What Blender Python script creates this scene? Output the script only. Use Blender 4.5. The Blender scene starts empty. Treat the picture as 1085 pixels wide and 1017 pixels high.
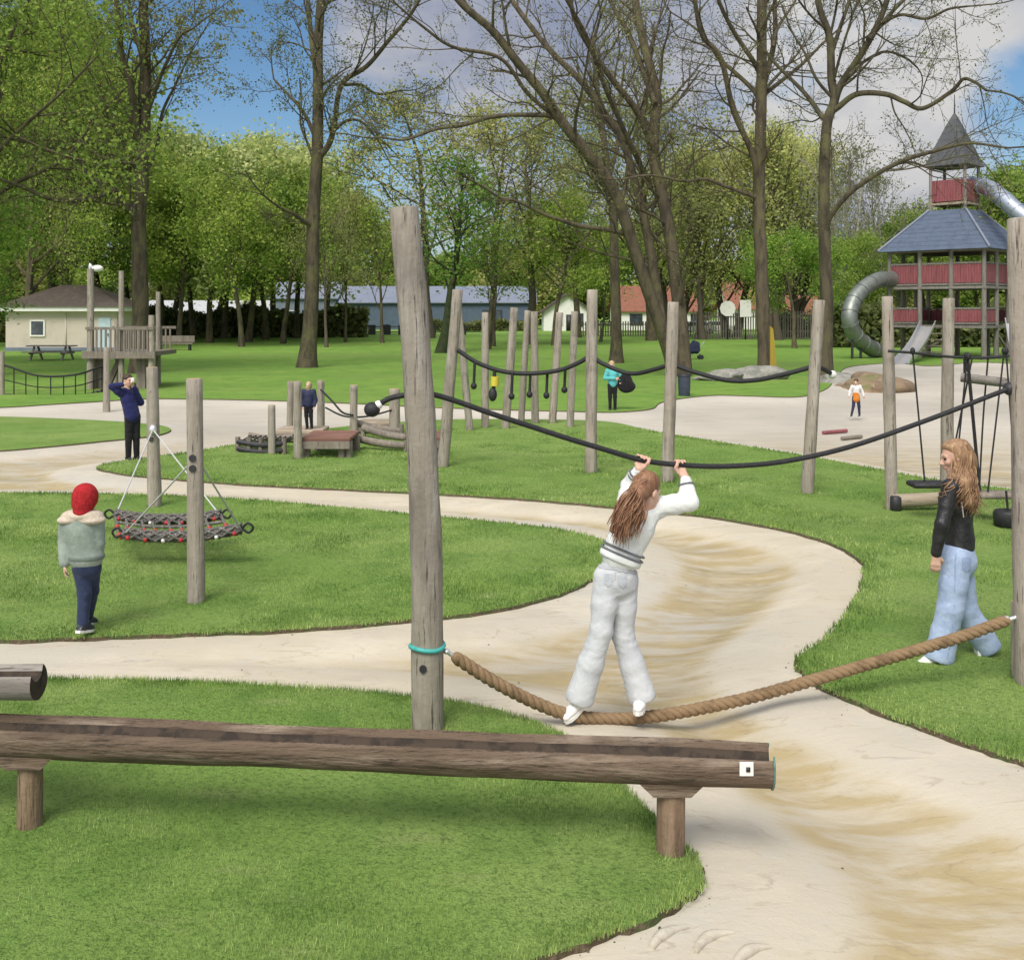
import bpy, math, random
import numpy as np
from mathutils import Vector, Matrix
from mathutils.geometry import delaunay_2d_cdt
R = math.radians
SC = bpy.context.scene
COL = SC.collection
# ------------------------------------------------------------------ camera, sky, sun, exposure
H, F, YH, CX = 2.5, 1100.0, 330.0, 542.5
cam = bpy.data.cameras.new('camera'); camo = bpy.data.objects.new('camera', cam); COL.objects.link(camo)
camo.location = (0, 0, H); camo.rotation_euler = (R(90), 0, 0)
cam.sensor_fit = 'HORIZONTAL'; cam.sensor_width = 36; cam.lens = F / 1085 * 36
cam.shift_y = -(508.5 - YH) / 1085
cam.clip_end = 5000; cam.clip_start = 0.05
SC.camera = camo
SC.view_settings.view_transform = 'Standard'; SC.view_settings.look = 'None'
SC.view_settings.exposure = 0.47; SC.view_settings.gamma = 1
SUN_EL, SUN_AZ = 52, 200         # elevation; compass bearing (0 = +Y, clockwise)
world = bpy.data.worlds.new('World'); SC.world = world; world.use_nodes = True
nt = world.node_tree; nt.nodes.clear()
def wn(t, **k):
    n = nt.nodes.new(t)
    for a, b in k.items(): setattr(n, a, b)
    return n
sky = wn('ShaderNodeTexSky', sky_type='NISHITA', sun_disc=False, sun_elevation=R(SUN_EL), sun_rotation=R(SUN_AZ), air_density=1.0, dust_density=0.6, ozone_density=2.0)
tc = wn('ShaderNodeTexCoord')
def wm(op, a, b=None, clamp=False):
    n = wn('ShaderNodeMath', operation=op, use_clamp=clamp)
    for i, x in enumerate((a, b)):
        if x is None: continue
        if hasattr(x, 'is_linked') or hasattr(x, 'links'): nt.links.new(x, n.inputs[i])
        else: n.inputs[i].default_value = x
    return n.outputs[0]
def wmix(f, a, b):
    n = wn('ShaderNodeMix', data_type='RGBA')
    if hasattr(f, 'links'): nt.links.new(f, n.inputs[0])
    else: n.inputs[0].default_value = f
    for i, x in ((6, a), (7, b)):
        if hasattr(x, 'links'): nt.links.new(x, n.inputs[i])
        else: n.inputs[i].default_value = (*x, 1)
    return n.outputs[2]
def wrange(x, a, b, c=0, d=1):
    n = wn('ShaderNodeMapRange', interpolation_type='SMOOTHSTEP')
    nt.links.new(x, n.inputs[0])
    for i, v in enumerate((a, b, c, d)): n.inputs[i+1].default_value = v
    return n.outputs[0]
def wdot(px, py, lo, hi):
    v = Vector(((px-CX)/F, 1, (YH-py)/F)).normalized()
    n = wn('ShaderNodeVectorMath', operation='DOT_PRODUCT'); nt.links.new(tc.outputs['Generated'], n.inputs[0]); n.inputs[1].default_value = v
    return wrange(n.outputs['Value'], math.cos(R(lo)), math.cos(R(hi)))
def wnoise(scale, detail, rough=.55, dist=0.0):
    m = wn('ShaderNodeMapping'); m.inputs['Scale'].default_value = (1, 1, 1.7)
    nt.links.new(tc.outputs['Generated'], m.inputs[0])
    n = wn('ShaderNodeTexNoise'); n.inputs['Scale'].default_value = scale; n.inputs['Detail'].default_value = detail
    n.inputs['Roughness'].default_value = rough; n.inputs['Distortion'].default_value = dist
    nt.links.new(m.outputs[0], n.inputs['Vector'])
    return n.outputs[0]
n1 = wnoise(3.2, 8, .58, .4); n2 = wnoise(7.5, 8, .6, .2)
cov = wm('ADD', wm('MULTIPLY', n1, .75), wm('MULTIPLY', n2, .25))
hole = wm('ADD', wdot(232, 45, 7.0, 2.2), wm('ADD', wdot(1105, 125, 5.2, 1.4), wm('MULTIPLY', wdot(392, 150, 4, 1), .45)))   # gaps of blue sky between the clouds
bank = wdot(930, 70, 9, 1)                                        # the bright white cumulus
covm = wm('SUBTRACT', wm('ADD', wrange(cov, .36, .56), wm('MULTIPLY', bank, .6)), wm('MULTIPLY', hole, 1.05), )
covm = wm('MINIMUM', wm('MAXIMUM', covm, 0.0), 1.0)
shade = wm('ADD', wm('MULTIPLY', wrange(n2, .34, .66), .55), wm('MULTIPLY', bank, .75), clamp=True)
sdn = wn('ShaderNodeVectorMath', operation='DOT_PRODUCT'); nt.links.new(tc.outputs['Generated'], sdn.inputs[0]); sdn.inputs[1].default_value = (math.sin(R(SUN_AZ))*math.cos(R(SUN_EL)), math.cos(R(SUN_AZ))*math.cos(R(SUN_EL)), math.sin(R(SUN_EL)))
thin = wrange(sdn.outputs['Value'], .15, .95)                     # clouds out of view brightened toward the sun, added for softer light
cloudc = wmix(thin, wmix(shade, (2.0, 2.3, 3.25), (5.0, 4.95, 4.9)), (12.5, 12.2, 11.6))
skyc = wmix(1.0, sky.outputs[0], sky.outputs[0])
hs = wn('ShaderNodeHueSaturation'); hs.inputs['Saturation'].default_value = 1.22; hs.inputs['Value'].default_value = 0.82
nt.links.new(skyc, hs.inputs['Color'])
bg = wn('ShaderNodeBackground'); bg.inputs['Strength'].default_value = 0.095
nt.links.new(wmix(covm, hs.outputs[0], cloudc), bg.inputs['Color'])
nt.links.new(bg.outputs[0], wn('ShaderNodeOutputWorld').inputs[0])
sl = bpy.data.lights.new('sun', 'SUN'); sl.energy = 2.5; sl.angle = R(28); sl.color = (1, .95, .87)
so = bpy.data.objects.new('sun', sl); COL.objects.link(so)
sd = Vector((math.sin(R(SUN_AZ))*math.cos(R(SUN_EL)), math.cos(R(SUN_AZ))*math.cos(R(SUN_EL)), math.sin(R(SUN_EL))))
so.rotation_euler = sd.to_track_quat('Z', 'Y').to_euler(); so.location = (0, -5, 30)

# ------------------------------------------------------------------ helpers
def W(px, py, z=0.0):
    d = F*(H-z)/(py-YH); return np.array([(px-CX)*d/F, d, z])
def D(px, py, d): return np.array([(px-CX)*d/F, d, H-(py-YH)*d/F])
def nrm(v): v = np.asarray(v, float); return v/(np.linalg.norm(v)+1e-12)
class MB:
    def __init__(s): s.V = []; s.Q = []; s.T = []; s.n = 0
    def add(s, V, quads=None, tris=None, mi=0):
        V = np.asarray(V, float).reshape(-1, 3)
        if quads is not None and len(quads): s.Q.append((np.asarray(quads, int).reshape(-1, 4)+s.n, mi))
        if tris is not None and len(tris): s.T.append((np.asarray(tris, int).reshape(-1, 3)+s.n, mi))
        s.V.append(V); s.n += len(V); return s
    def tube(s, path, rad, seg=8, cap=True, mi=0, capmi=None, wob=0.0, seed=0, flat=1.0):
        P = np.asarray(path, float); n = len(P)
        rad = np.broadcast_to(np.asarray(rad, float), (n,)) if np.ndim(rad) < 1 or len(np.atleast_1d(rad)) == n else np.interp(np.linspace(0, 1, n), np.linspace(0, 1, len(rad)), rad)
        t = np.gradient(P, axis=0); t /= (np.linalg.norm(t, axis=1)[:, None]+1e-12)
        a = np.array([1., 0, 0]) if abs(t[0][0]) < .8 else np.array([0, 0, 1.])
        N = np.empty((n, 3)); u = nrm(a-t[0]*a.dot(t[0]))
        for i in range(n):
            u = nrm(u-t[i]*u.dot(t[i])); N[i] = u
        B = np.cross(t, N)
        an = np.linspace(0, 2*np.pi, seg, endpoint=False)
        rr = rad[:, None]*np.ones(seg)
        if wob:
            rg = np.random.default_rng(seed); L = np.r_[0, np.cumsum(np.linalg.norm(np.diff(P, axis=0), axis=1))]
            for k in range(5):
                rr = rr*(1+wob*np.sin(an[None, :]*rg.integers(1, 5)+L[:, None]*rg.uniform(1, 9)+rg.uniform(0, 6)))
        V = P[:, None]+rr[..., None]*(np.cos(an)[None, :, None]*N[:, None]*flat+np.sin(an)[None, :, None]*B[:, None])
        V = V.reshape(-1, 3)
        i = np.arange(n-1)[:, None]*seg; j = np.arange(seg)[None]; j2 = (j+1) % seg
        q = np.stack([i+j, i+j2, i+seg+j2, i+seg+j], -1).reshape(-1, 4)
        s.add(V, q, mi=mi)
        if cap:
            cm = mi if capmi is None else capmi
            for e, idx in ((0, P[0]), (n-1, P[-1])):
                ring = V[e*seg:(e+1)*seg]; k = np.arange(seg); k2 = (k+1) % seg
                tr = np.stack([np.full(seg, seg), k2, k] if e == 0 else [np.full(seg, seg), k, k2], -1)
                s.add(np.vstack([ring, idx]), tris=tr, mi=cm)
        return s
    def box(s, c, size, rz=0.0, mi=0, M=None, bev=0.0):
        hx, hy, hz = np.asarray(size, float)/2
        if bev:
            b = min(bev, hx*.45, hy*.45, hz*.45); V = []
            for z, ins in ((-hz, b), (-hz+b, 0), (hz-b, 0), (hz, b)):
                x, y = hx-ins, hy-ins
                V += [(-x+b, -y, z), (x-b, -y, z), (x, -y+b, z), (x, y-b, z), (x-b, y, z), (-x+b, y, z), (-x, y-b, z), (-x, -y+b, z)]
            V = np.array(V); q = []
            for r in range(3):
                for k in range(8): q.append((r*8+k, r*8+(k+1) % 8, r*8+8+(k+1) % 8, r*8+8+k))
            t = [(24, 24+k, 24+k+1) for k in range(1, 7)]+[(0, k+1, k) for k in range(1, 7)]
        else:
            V = np.array([(x, y, z) for z in (-hz, hz) for x, y in ((-hx, -hy), (hx, -hy), (hx, hy), (-hx, hy))])
            q = [(3, 2, 1, 0), (4, 5, 6, 7), (0, 1, 5, 4), (1, 2, 6, 5), (2, 3, 7, 6), (3, 0, 4, 7)]; t = None
        if M is None:
            c_, s_ = math.cos(rz), math.sin(rz); M = np.array([[c_, -s_, 0], [s_, c_, 0], [0, 0, 1]])
        return s.add(V@np.asarray(M).T+np.asarray(c, float), q, t, mi)
    def beam(s, a, b, w, h, mi=0, bev=0.0, up=(0, 0, 1)):
        a = np.asarray(a, float); b = np.asarray(b, float); x = nrm(b-a); y = np.cross(np.asarray(up, float), x)
        y = nrm(y) if np.linalg.norm(y) > 1e-6 else np.array([0, 1., 0]); z = np.cross(x, y)
        return s.box((a+b)/2, (np.linalg.norm(b-a), w, h), M=np.stack([x, y, z], 1), mi=mi, bev=bev)
    def poly(s, pts, mi=0):
        pts = np.asarray(pts, float); return s.add(pts, tris=[(0, k, k+1) for k in range(1, len(pts)-1)], mi=mi)
    def ell(s, c, r, nu=16, nv=10, M=None, mi=0):
        V = []
        for i in range(nv+1):
            th = np.pi*i/nv
            for k in range(nu):
                ph = 2*np.pi*k/nu; V.append((math.sin(th)*math.cos(ph), math.sin(th)*math.sin(ph), math.cos(th)))
        V = np.array(V)*np.asarray(r)
        if M is not None: V = V@np.asarray(M).T
        q = [(i*nu+k, (i+1)*nu+k, (i+1)*nu+(k+1) % nu, i*nu+(k+1) % nu) for i in range(nv) for k in range(nu)]
        return s.add(V+np.asarray(c, float), q, mi=mi)
    def build(s, name, mat, parent=None, loc=None, smooth=True):
        V = np.vstack(s.V)
        if loc is None: loc = np.array(parent['_w']) if parent is not None else np.zeros(3)
        loc = np.asarray(loc, float); V = V-loc
        me = bpy.data.meshes.new(name)
        nq = sum(len(a) for a, _ in s.Q); ntr = sum(len(a) for a, _ in s.T)
        me.vertices.add(len(V)); me.vertices.foreach_set('co', V.astype(np.float32).ravel())
        lp = [a.ravel() for a, _ in s.Q]+[a.ravel() for a, _ in s.T]
        mi = [np.full(len(a), m) for a, m in s.Q]+[np.full(len(a), m) for a, m in s.T]
        lp = np.concatenate(lp).astype(np.int32); mi = np.concatenate(mi).astype(np.int32)
        me.loops.add(len(lp)); me.loops.foreach_set('vertex_index', lp)
        me.polygons.add(nq+ntr)
        st = np.r_[np.arange(nq)*4, nq*4+np.arange(ntr)*3].astype(np.int32)
        me.polygons.foreach_set('loop_start', st)
        me.polygons.foreach_set('material_index', mi)
        me.polygons.foreach_set('use_smooth', np.full(nq+ntr, bool(smooth)))
        for m in (mat if isinstance(mat, (list, tuple)) else [mat]): me.materials.append(m)
        me.update(calc_edges=True); me.validate()
        o = bpy.data.objects.new(name, me); COL.objects.link(o)
        if parent is not None:
            o.parent = parent; o.location = Vector(loc-np.array(parent['_w']))
        else: o.location = Vector(loc)
        o['_w'] = list(map(float, loc))
        return o
def tag(o, label, cat, group=None):
    o['label'] = label; o['category'] = cat
    if group: o['group'] = group
    return o
def thing(name, label, cat, loc, group=None):
    o = bpy.data.objects.new(name, None); COL.objects.link(o); o.location = Vector(np.asarray(loc, float)); o['_w'] = list(map(float, loc))
    o.empty_display_size = .1
    return tag(o, label, cat, group)
def struct(o, kind='structure'): o['kind'] = kind; return o
def copy_tree(o, parent=None):
    c = o.copy(); COL.objects.link(c)
    if parent is not None: c.parent = parent
    for ch in list(o.children): copy_tree(ch, c)
    return c
def smooth_path(pts, k=6):
    P = np.asarray(pts, float)
    if len(P) < 3: return np.array([P[0]+(P[-1]-P[0])*t for t in np.linspace(0, 1, k+1)])
    Q = np.vstack([2*P[0]-P[1], P, 2*P[-1]-P[-2]]); out = []
    for i in range(1, len(Q)-2):
        p0, p1, p2, p3 = Q[i-1], Q[i], Q[i+1], Q[i+2]
        for t in np.arange(k)/k:
            out.append(.5*((2*p1)+(-p0+p2)*t+(2*p0-5*p1+4*p2-p3)*t*t+(-p0+3*p1-3*p2+p3)*t**3))
    out.append(P[-1]); return np.array(out)

# ------------------------------------------------------------------ materials
def pm(name, base, layers=(), bump=(), rough=.8, metal=0.0, coord='Object', objvar=0.0, spec=.35, island=0.0, transl=0.0, sheen=0.0):
    """layers: (colour, noise scale, stretch xyz, lo, hi, amount[, detail]); bump: (scale, stretch, distance)"""
    m = bpy.data.materials.new(name); m.use_nodes = True; t = m.node_tree
    b = t.nodes['Principled BSDF']; out = t.nodes['Material Output']
    def N(ty, **k):
        n = t.nodes.new(ty)
        for a, c in k.items(): setattr(n, a, c)
        return n
    co = N('ShaderNodeTexCoord').outputs[coord] if coord != 'Position' else N('ShaderNodeNewGeometry').outputs['Position']
    if objvar:
        oi = N('ShaderNodeObjectInfo'); ad = N('ShaderNodeVectorMath', operation='ADD'); mu = N('ShaderNodeMath', operation='MULTIPLY')
        mu.inputs[1].default_value = 37; t.links.new(oi.outputs['Random'], mu.inputs[0]); t.links.new(co, ad.inputs[0]); t.links.new(mu.outputs[0], ad.inputs[1]); co = ad.outputs[0]
    def noise(sc, st, det=5, ro=.6):
        mp = N('ShaderNodeMapping'); mp.inputs['Scale'].default_value = st; t.links.new(co, mp.inputs[0])
        n = N('ShaderNodeTexNoise'); n.inputs['Scale'].default_value = sc; n.inputs['Detail'].default_value = det; n.inputs['Roughness'].default_value = ro
        t.links.new(mp.outputs[0], n.inputs['Vector']); return n.outputs[0]
    def mix(f, a, c):
        n = N('ShaderNodeMix', data_type='RGBA'); t.links.new(f, n.inputs[0]); t.links.new(a, n.inputs[6]); t.links.new(c, n.inputs[7]); return n.outputs[2]
    def rgb(c):
        n = N('ShaderNodeRGB'); n.outputs[0].default_value = (*c, 1); return n.outputs[0]
    cur = rgb(base)
    for l in layers:
        c, sc, st, lo, hi, am = l[:6]; det = l[6] if len(l) > 6 else 5
        r = N('ShaderNodeMapRange', interpolation_type='SMOOTHSTEP'); t.links.new(noise(sc, st, det), r.inputs[0])
        r.inputs[1].default_value = lo; r.inputs[2].default_value = hi; r.inputs[3].default_value = 0; r.inputs[4].default_value = am
        cur = mix(r.outputs[0], cur, rgb(c))
    for src, amt in (((N('ShaderNodeObjectInfo').outputs['Random'] if objvar else None), objvar), ((N('ShaderNodeNewGeometry').outputs['Random Per Island'] if island else None), island)):
        if not amt: continue
        r = N('ShaderNodeMapRange'); t.links.new(src, r.inputs[0]); r.inputs[3].default_value = 1-amt; r.inputs[4].default_value = 1+amt
        h = N('ShaderNodeHueSaturation'); t.links.new(r.outputs[0], h.inputs['Value']); t.links.new(cur, h.inputs['Color'])
        r2 = N('ShaderNodeMapRange'); t.links.new(src, r2.inputs[0]); r2.inputs[3].default_value = .5+amt*.06; r2.inputs[4].default_value = .5-amt*.06
        t.links.new(r2.outputs[0], h.inputs['Hue']); cur = h.outputs[0]
    t.links.new(cur, b.inputs['Base Color']); b.inputs['Roughness'].default_value = rough; b.inputs['Metallic'].default_value = metal
    b.inputs['Specular IOR Level'].default_value = spec
    if sheen: b.inputs['Sheen Weight'].default_value = sheen
    prev = None
    for sc, st, dist in bump:
        bn = N('ShaderNodeBump'); bn.inputs['Strength'].default_value = 1; bn.inputs['Distance'].default_value = dist
        t.links.new(noise(sc, st, 4), bn.inputs['Height'])
        if prev: t.links.new(prev, bn.inputs['Normal'])
        prev = bn.outputs[0]
    if prev: t.links.new(prev, b.inputs['Normal'])
    if transl:
        tr = N('ShaderNodeBsdfTranslucent'); t.links.new(cur, tr.inputs[0]); ms = N('ShaderNodeMixShader'); ms.inputs[0].default_value = transl
        t.links.new(b.outputs[0], ms.inputs[1]); t.links.new(tr.outputs[0], ms.inputs[2]); t.links.new(ms.outputs[0], out.inputs[0])
    return m
Z = (1, 1, .09); X_ = (.09, 1, 1); I = (1, 1, 1)
def wood(name, base, st, dark, light, k=1.0, bk=1.0):
    return pm(name, base, [(light, 14*k, st, .45, .75, .8), (dark, 9*k, st, .52, .72, .55), (dark, 34*k, (st[0], st[1], st[2]) if st != I else I, .6, .68, .75), (dark, 2.2, I, .55, .75, .45), ((.05, .04, .03), 55*k, tuple(a*.6 if a < 1 else 1 for a in st), .60, .66, .85), (dark, 4.5*k, tuple(a*3 if a < 1 else 1 for a in st), .5, .72, .5, 8), ((.06, .045, .03), 6, (1, 1, 1), .72, .76, .6)],
              [(30*k, st, .006*bk), (70*k, st, .003*bk), (5, I, .01*bk), (12*k, st, .004*bk)], rough=.85, objvar=.12)
M = {}
M['post'] = wood('weathered_post_wood', (.30, .262, .215), Z, (.12, .10, .085), (.42, .39, .345), bk=1.6)
M['post_dark'] = wood('dark_post_wood', (.20, .17, .14), Z, (.09, .08, .07), (.29, .26, .22))
M['log'] = wood('debarked_log_wood', (.125, .088, .06), X_, (.03, .021, .015), (.31, .25, .19), bk=2.6)
M['log_leg'] = wood('log_leg_wood', (.24, .165, .105), Z, (.10, .06, .04), (.36, .27, .19), bk=2.2)
M['log_grey'] = wood('grey_log_wood', (.20, .18, .16), X_, (.09, .08, .07), (.30, .28, .25))
M['plank'] = wood('plank_wood', (.33, .27, .2), X_, (.17, .13, .1), (.44, .38, .3))
M['cut'] = pm('sawn_end_wood', (.5, .33, .2), [((.36, .2, .11), 12, I, .45, .6, .8)], [(60, I, .002)], objvar=.15)
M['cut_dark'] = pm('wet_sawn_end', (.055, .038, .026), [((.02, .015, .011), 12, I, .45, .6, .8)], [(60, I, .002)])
M['rope'] = pm('hemp_rope_fibre', (.235, .155, .085), [((.12, .075, .04), 9, I, .45, .7, .8), ((.36, .26, .155), 160, I, .5, .7, .6)], [(220, I, .003)], rough=.9)
M['blackrope'] = pm('black_rope', (.018, .018, .02), [((.05, .05, .05), 60, I, .5, .7, .6)], [(140, I, .003)], rough=.6)
M['greyrope'] = pm('grey_rope', (.5, .5, .5), [((.3, .3, .3), 60, I, .5, .7, .6)], [(140, I, .003)], rough=.7)
M['tower_post'] = wood('grey_tower_wood', (.20, .185, .165), Z, (.1, .09, .08), (.28, .265, .24))
M['seal'] = pm('end_grain_seal', (.10, .20, .18), [((.06, .1, .09), 40, I, .5, .7, .7)], rough=.6)
M['teal'] = pm('teal_strap', (.06, .36, .33), [((.03, .2, .2), 40, I, .5, .7, .6)], rough=.5)
M['steel'] = pm('brushed_steel', (.78, .79, .81), [((.6, .61, .62), 6, I, .45, .7, .5)], [(30, I, .002)], rough=.3, metal=.7)
M['tube_steel'] = pm('dull_tube_steel', (.24, .26, .24), [((.13, .15, .13), 2.5, I, .45, .7, .6)], [(9, I, .01)], rough=.45, metal=.6)
M['tube_bright'] = pm('sky_tinted_tube_steel', (.50, .55, .63), [((.36, .4, .46), 2.5, I, .45, .7, .6)], [(9, I, .006)], rough=.3, metal=.75)  # bluish, brighter base colour paints the sky's reflection into the upper tube's steel
M['red_brown'] = pm('red_brown_boards', (.22, .105, .08), [((.13, .07, .05), 6, X_, .45, .65, .8), ((.32, .2, .16), 16, X_, .52, .7, .6)], [(30, X_, .006)], rough=.8, objvar=.15)
M['dark_metal'] = pm('dark_metal', (.04, .04, .045), [((.08, .07, .06), 20, I, .5, .7, .6)], rough=.5, metal=.3)
M['white'] = pm('white_paint', (.75, .74, .71), [((.55, .54, .5), 3, I, .5, .75, .5)], rough=.6)
M['red_wood'] = pm('red_stained_boards', (.24, .07, .08), [((.15, .045, .05), 5, (1, 1, .2), .45, .65, .7), ((.34, .15, .155), 30, (1, 1, .05), .5, .7, .6)], [(40, (1, 1, .05), .01)], rough=.7)
M['red'] = pm('red_rubber', (.45, .03, .035), [((.25, .02, .02), 20, I, .45, .7, .6)], rough=.5)
M['black'] = pm('black_rubber', (.02, .02, .022), [((.05, .05, .05), 20, I, .45, .7, .6)], rough=.6)
M['glass'] = pm('window_glass', (.03, .04, .05), [((.09, .11, .13), 2, I, .4, .7, .8)], rough=.08, spec=.6)
# ------------------------------------------------------------------ ground
def Wp(pts): return np.array([W(x, y)[:2] for x, y in pts])
def closed(pts, k=5):
    P = np.asarray(pts, float); n = len(P); out = []
    for i in range(n):
        p0, p1, p2, p3 = P[i-1], P[i], P[(i+1) % n], P[(i+2) % n]
        t1 = np.linalg.norm(p1-p0)**.5+1e-9; t2 = t1+np.linalg.norm(p2-p1)**.5+1e-9; t3 = t2+np.linalg.norm(p3-p2)**.5+1e-9
        for t in t1+(t2-t1)*np.arange(k)/k:
            a1 = p0*(t1-t)/t1+p1*t/t1; a2 = p1*(t2-t)/(t2-t1)+p2*(t-t1)/(t2-t1); a3 = p2*(t3-t)/(t3-t2)+p3*(t-t2)/(t3-t2)
            b1 = a1*(t2-t)/t2+a2*t/t2; b2 = a2*(t3-t)/(t3-t1)+a3*(t-t1)/(t3-t1); out.append(b1*(t2-t)/(t2-t1)+b2*(t-t1)/(t2-t1))
    return np.array(out)
G1 = closed(np.vstack([Wp([(-330, 716), (-150, 717), (0, 720), (100, 722), (210, 724), (300, 730), (400, 736), (500, 749), (570, 768), (625, 800), (675, 850), (712, 890), (738, 914), (746, 933), (728, 954), (680, 980), (620, 1003), (560, 1022), (500, 1050), (440, 1100)]), [[-.45, 2.9], [-1.2, 2.3], [-2.6, 2.2], [-4.2, 3]]]))
G2 = closed(Wp([(-200, 523), (0, 523), (100, 524), (200, 527), (280, 532), (340, 537), (440, 546), (520, 554), (590, 562), (636, 573), (652, 588), (640, 606), (610, 624), (560, 640), (480, 654), (400, 662), (300, 669), (200, 673), (100, 677), (0, 680), (-200, 682)]))
G3 = closed(Wp([(103, 495), (125, 502), (180, 508), (260, 514), (360, 519), (480, 525), (560, 530), (650, 538), (740, 547), (830, 562), (888, 580), (916, 601), (906, 635), (874, 677), (845, 700), (852, 716), (885, 736), (960, 767), (1040, 796), (1090, 812), (1200, 850), (1500, 850), (1500, 560), (1200, 532), (1085, 521), (1000, 511), (960, 504), (860, 485), (750, 467), (690, 457), (640, 447), (560, 445), (480, 445), (420, 448), (360, 453), (310, 461), (270, 468), (200, 480), (140, 488)]))
G4 = closed(Wp([(-250, 440), (0, 442), (60, 444), (120, 447), (168, 451), (181, 456), (165, 462), (120, 467), (60, 473), (0, 478), (-250, 486)]))
far = [(-2600, 3000), (-260, 34), ]
G5n = np.vstack([closed(Wp([(-600, 441), (0, 432), (50, 429), (100, 426), (150, 423), (200, 423), (300, 425), (380, 428), (440, 431), (520, 434), (600, 436), (650, 437), (688, 434), (700, 427), (725, 422), (760, 419), (800, 420), (840, 421), (872, 414), (886, 400), (905, 388), (950, 385), (985, 388), (1040, 384), (1090, 386), (1200, 388), (1400, 388)]))[:-10]])
G5 = np.vstack([G5n, [[150, 60], [2600, 1500], [2600, 3500], [-2600, 3500], [-2600, 300]]])
GRASS = [G1, G2, G3, G4, G5]
def sdist(P, poly):
    a = poly; b = np.roll(poly, -1, 0); out = np.full(len(P), 1e9); ins = np.zeros(len(P), bool)
    for i in range(len(a)):
        ab = b[i]-a[i]; t = np.clip(((P-a[i])@ab)/(ab@ab+1e-12), 0, 1)
        q = a[i]+t[:, None]*ab-P; out = np.minimum(out, (q*q).sum(1))
        c = (a[i][1] > P[:, 1]) != (b[i][1] > P[:, 1])
        xi = a[i][0]+(P[:, 1]-a[i][1])*ab[0]/(ab[1] if abs(ab[1]) > 1e-12 else 1e-12)
        ins ^= c & (P[:, 0] < xi)
    d = np.sqrt(out); return np.where(ins, -d, d)
def sstep(x, a, b):
    t = np.clip((x-a)/(b-a), 0, 1); return t*t*(3-2*t)
def snoise(P, seed, f):
    rg = np.random.default_rng(seed); s = np.zeros(len(P))
    for _ in range(8):
        k = rg.normal(size=2)*f; s += np.sin(P@k+rg.uniform(0, 6.3))
    return s/8
def groundz(P):
    P = np.asarray(P, float)[:, :2]; ds = np.min([sdist(P, g) for g in GRASS], 0)
    amp = np.interp(P[:, 1], [12, 20, 40], [.125, .10, .09])
    return -.012-amp*sstep(ds, .25, 1.05)+sstep(ds, .3, .9)*snoise(P, 3, 2.5)*.006
dd = np.concatenate([np.geomspace(1.2, 60, 330), np.geomspace(62, 3400, 40)]); uu = np.linspace(-1.15, 1.15, 330)
gx, gd = np.meshgrid(uu, dd); gx = gx*np.maximum(gd, 3.2); GP = np.stack([gx.ravel(), gd.ravel()], 1)
gz = np.full(len(GP), -.012); nearm = GP[:, 1] < 62; gz[nearm] = groundz(GP[nearm])
gz[GP[:, 1] > 62] = -.05
nr, nc = gx.shape; ii = (np.arange(nr-1)[:, None]*nc+np.arange(nc-1)[None]).ravel()
gb = MB(); gb.add(np.column_stack([GP, gz]), np.stack([ii, ii+1, ii+nc+1, ii+nc], 1))
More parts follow.
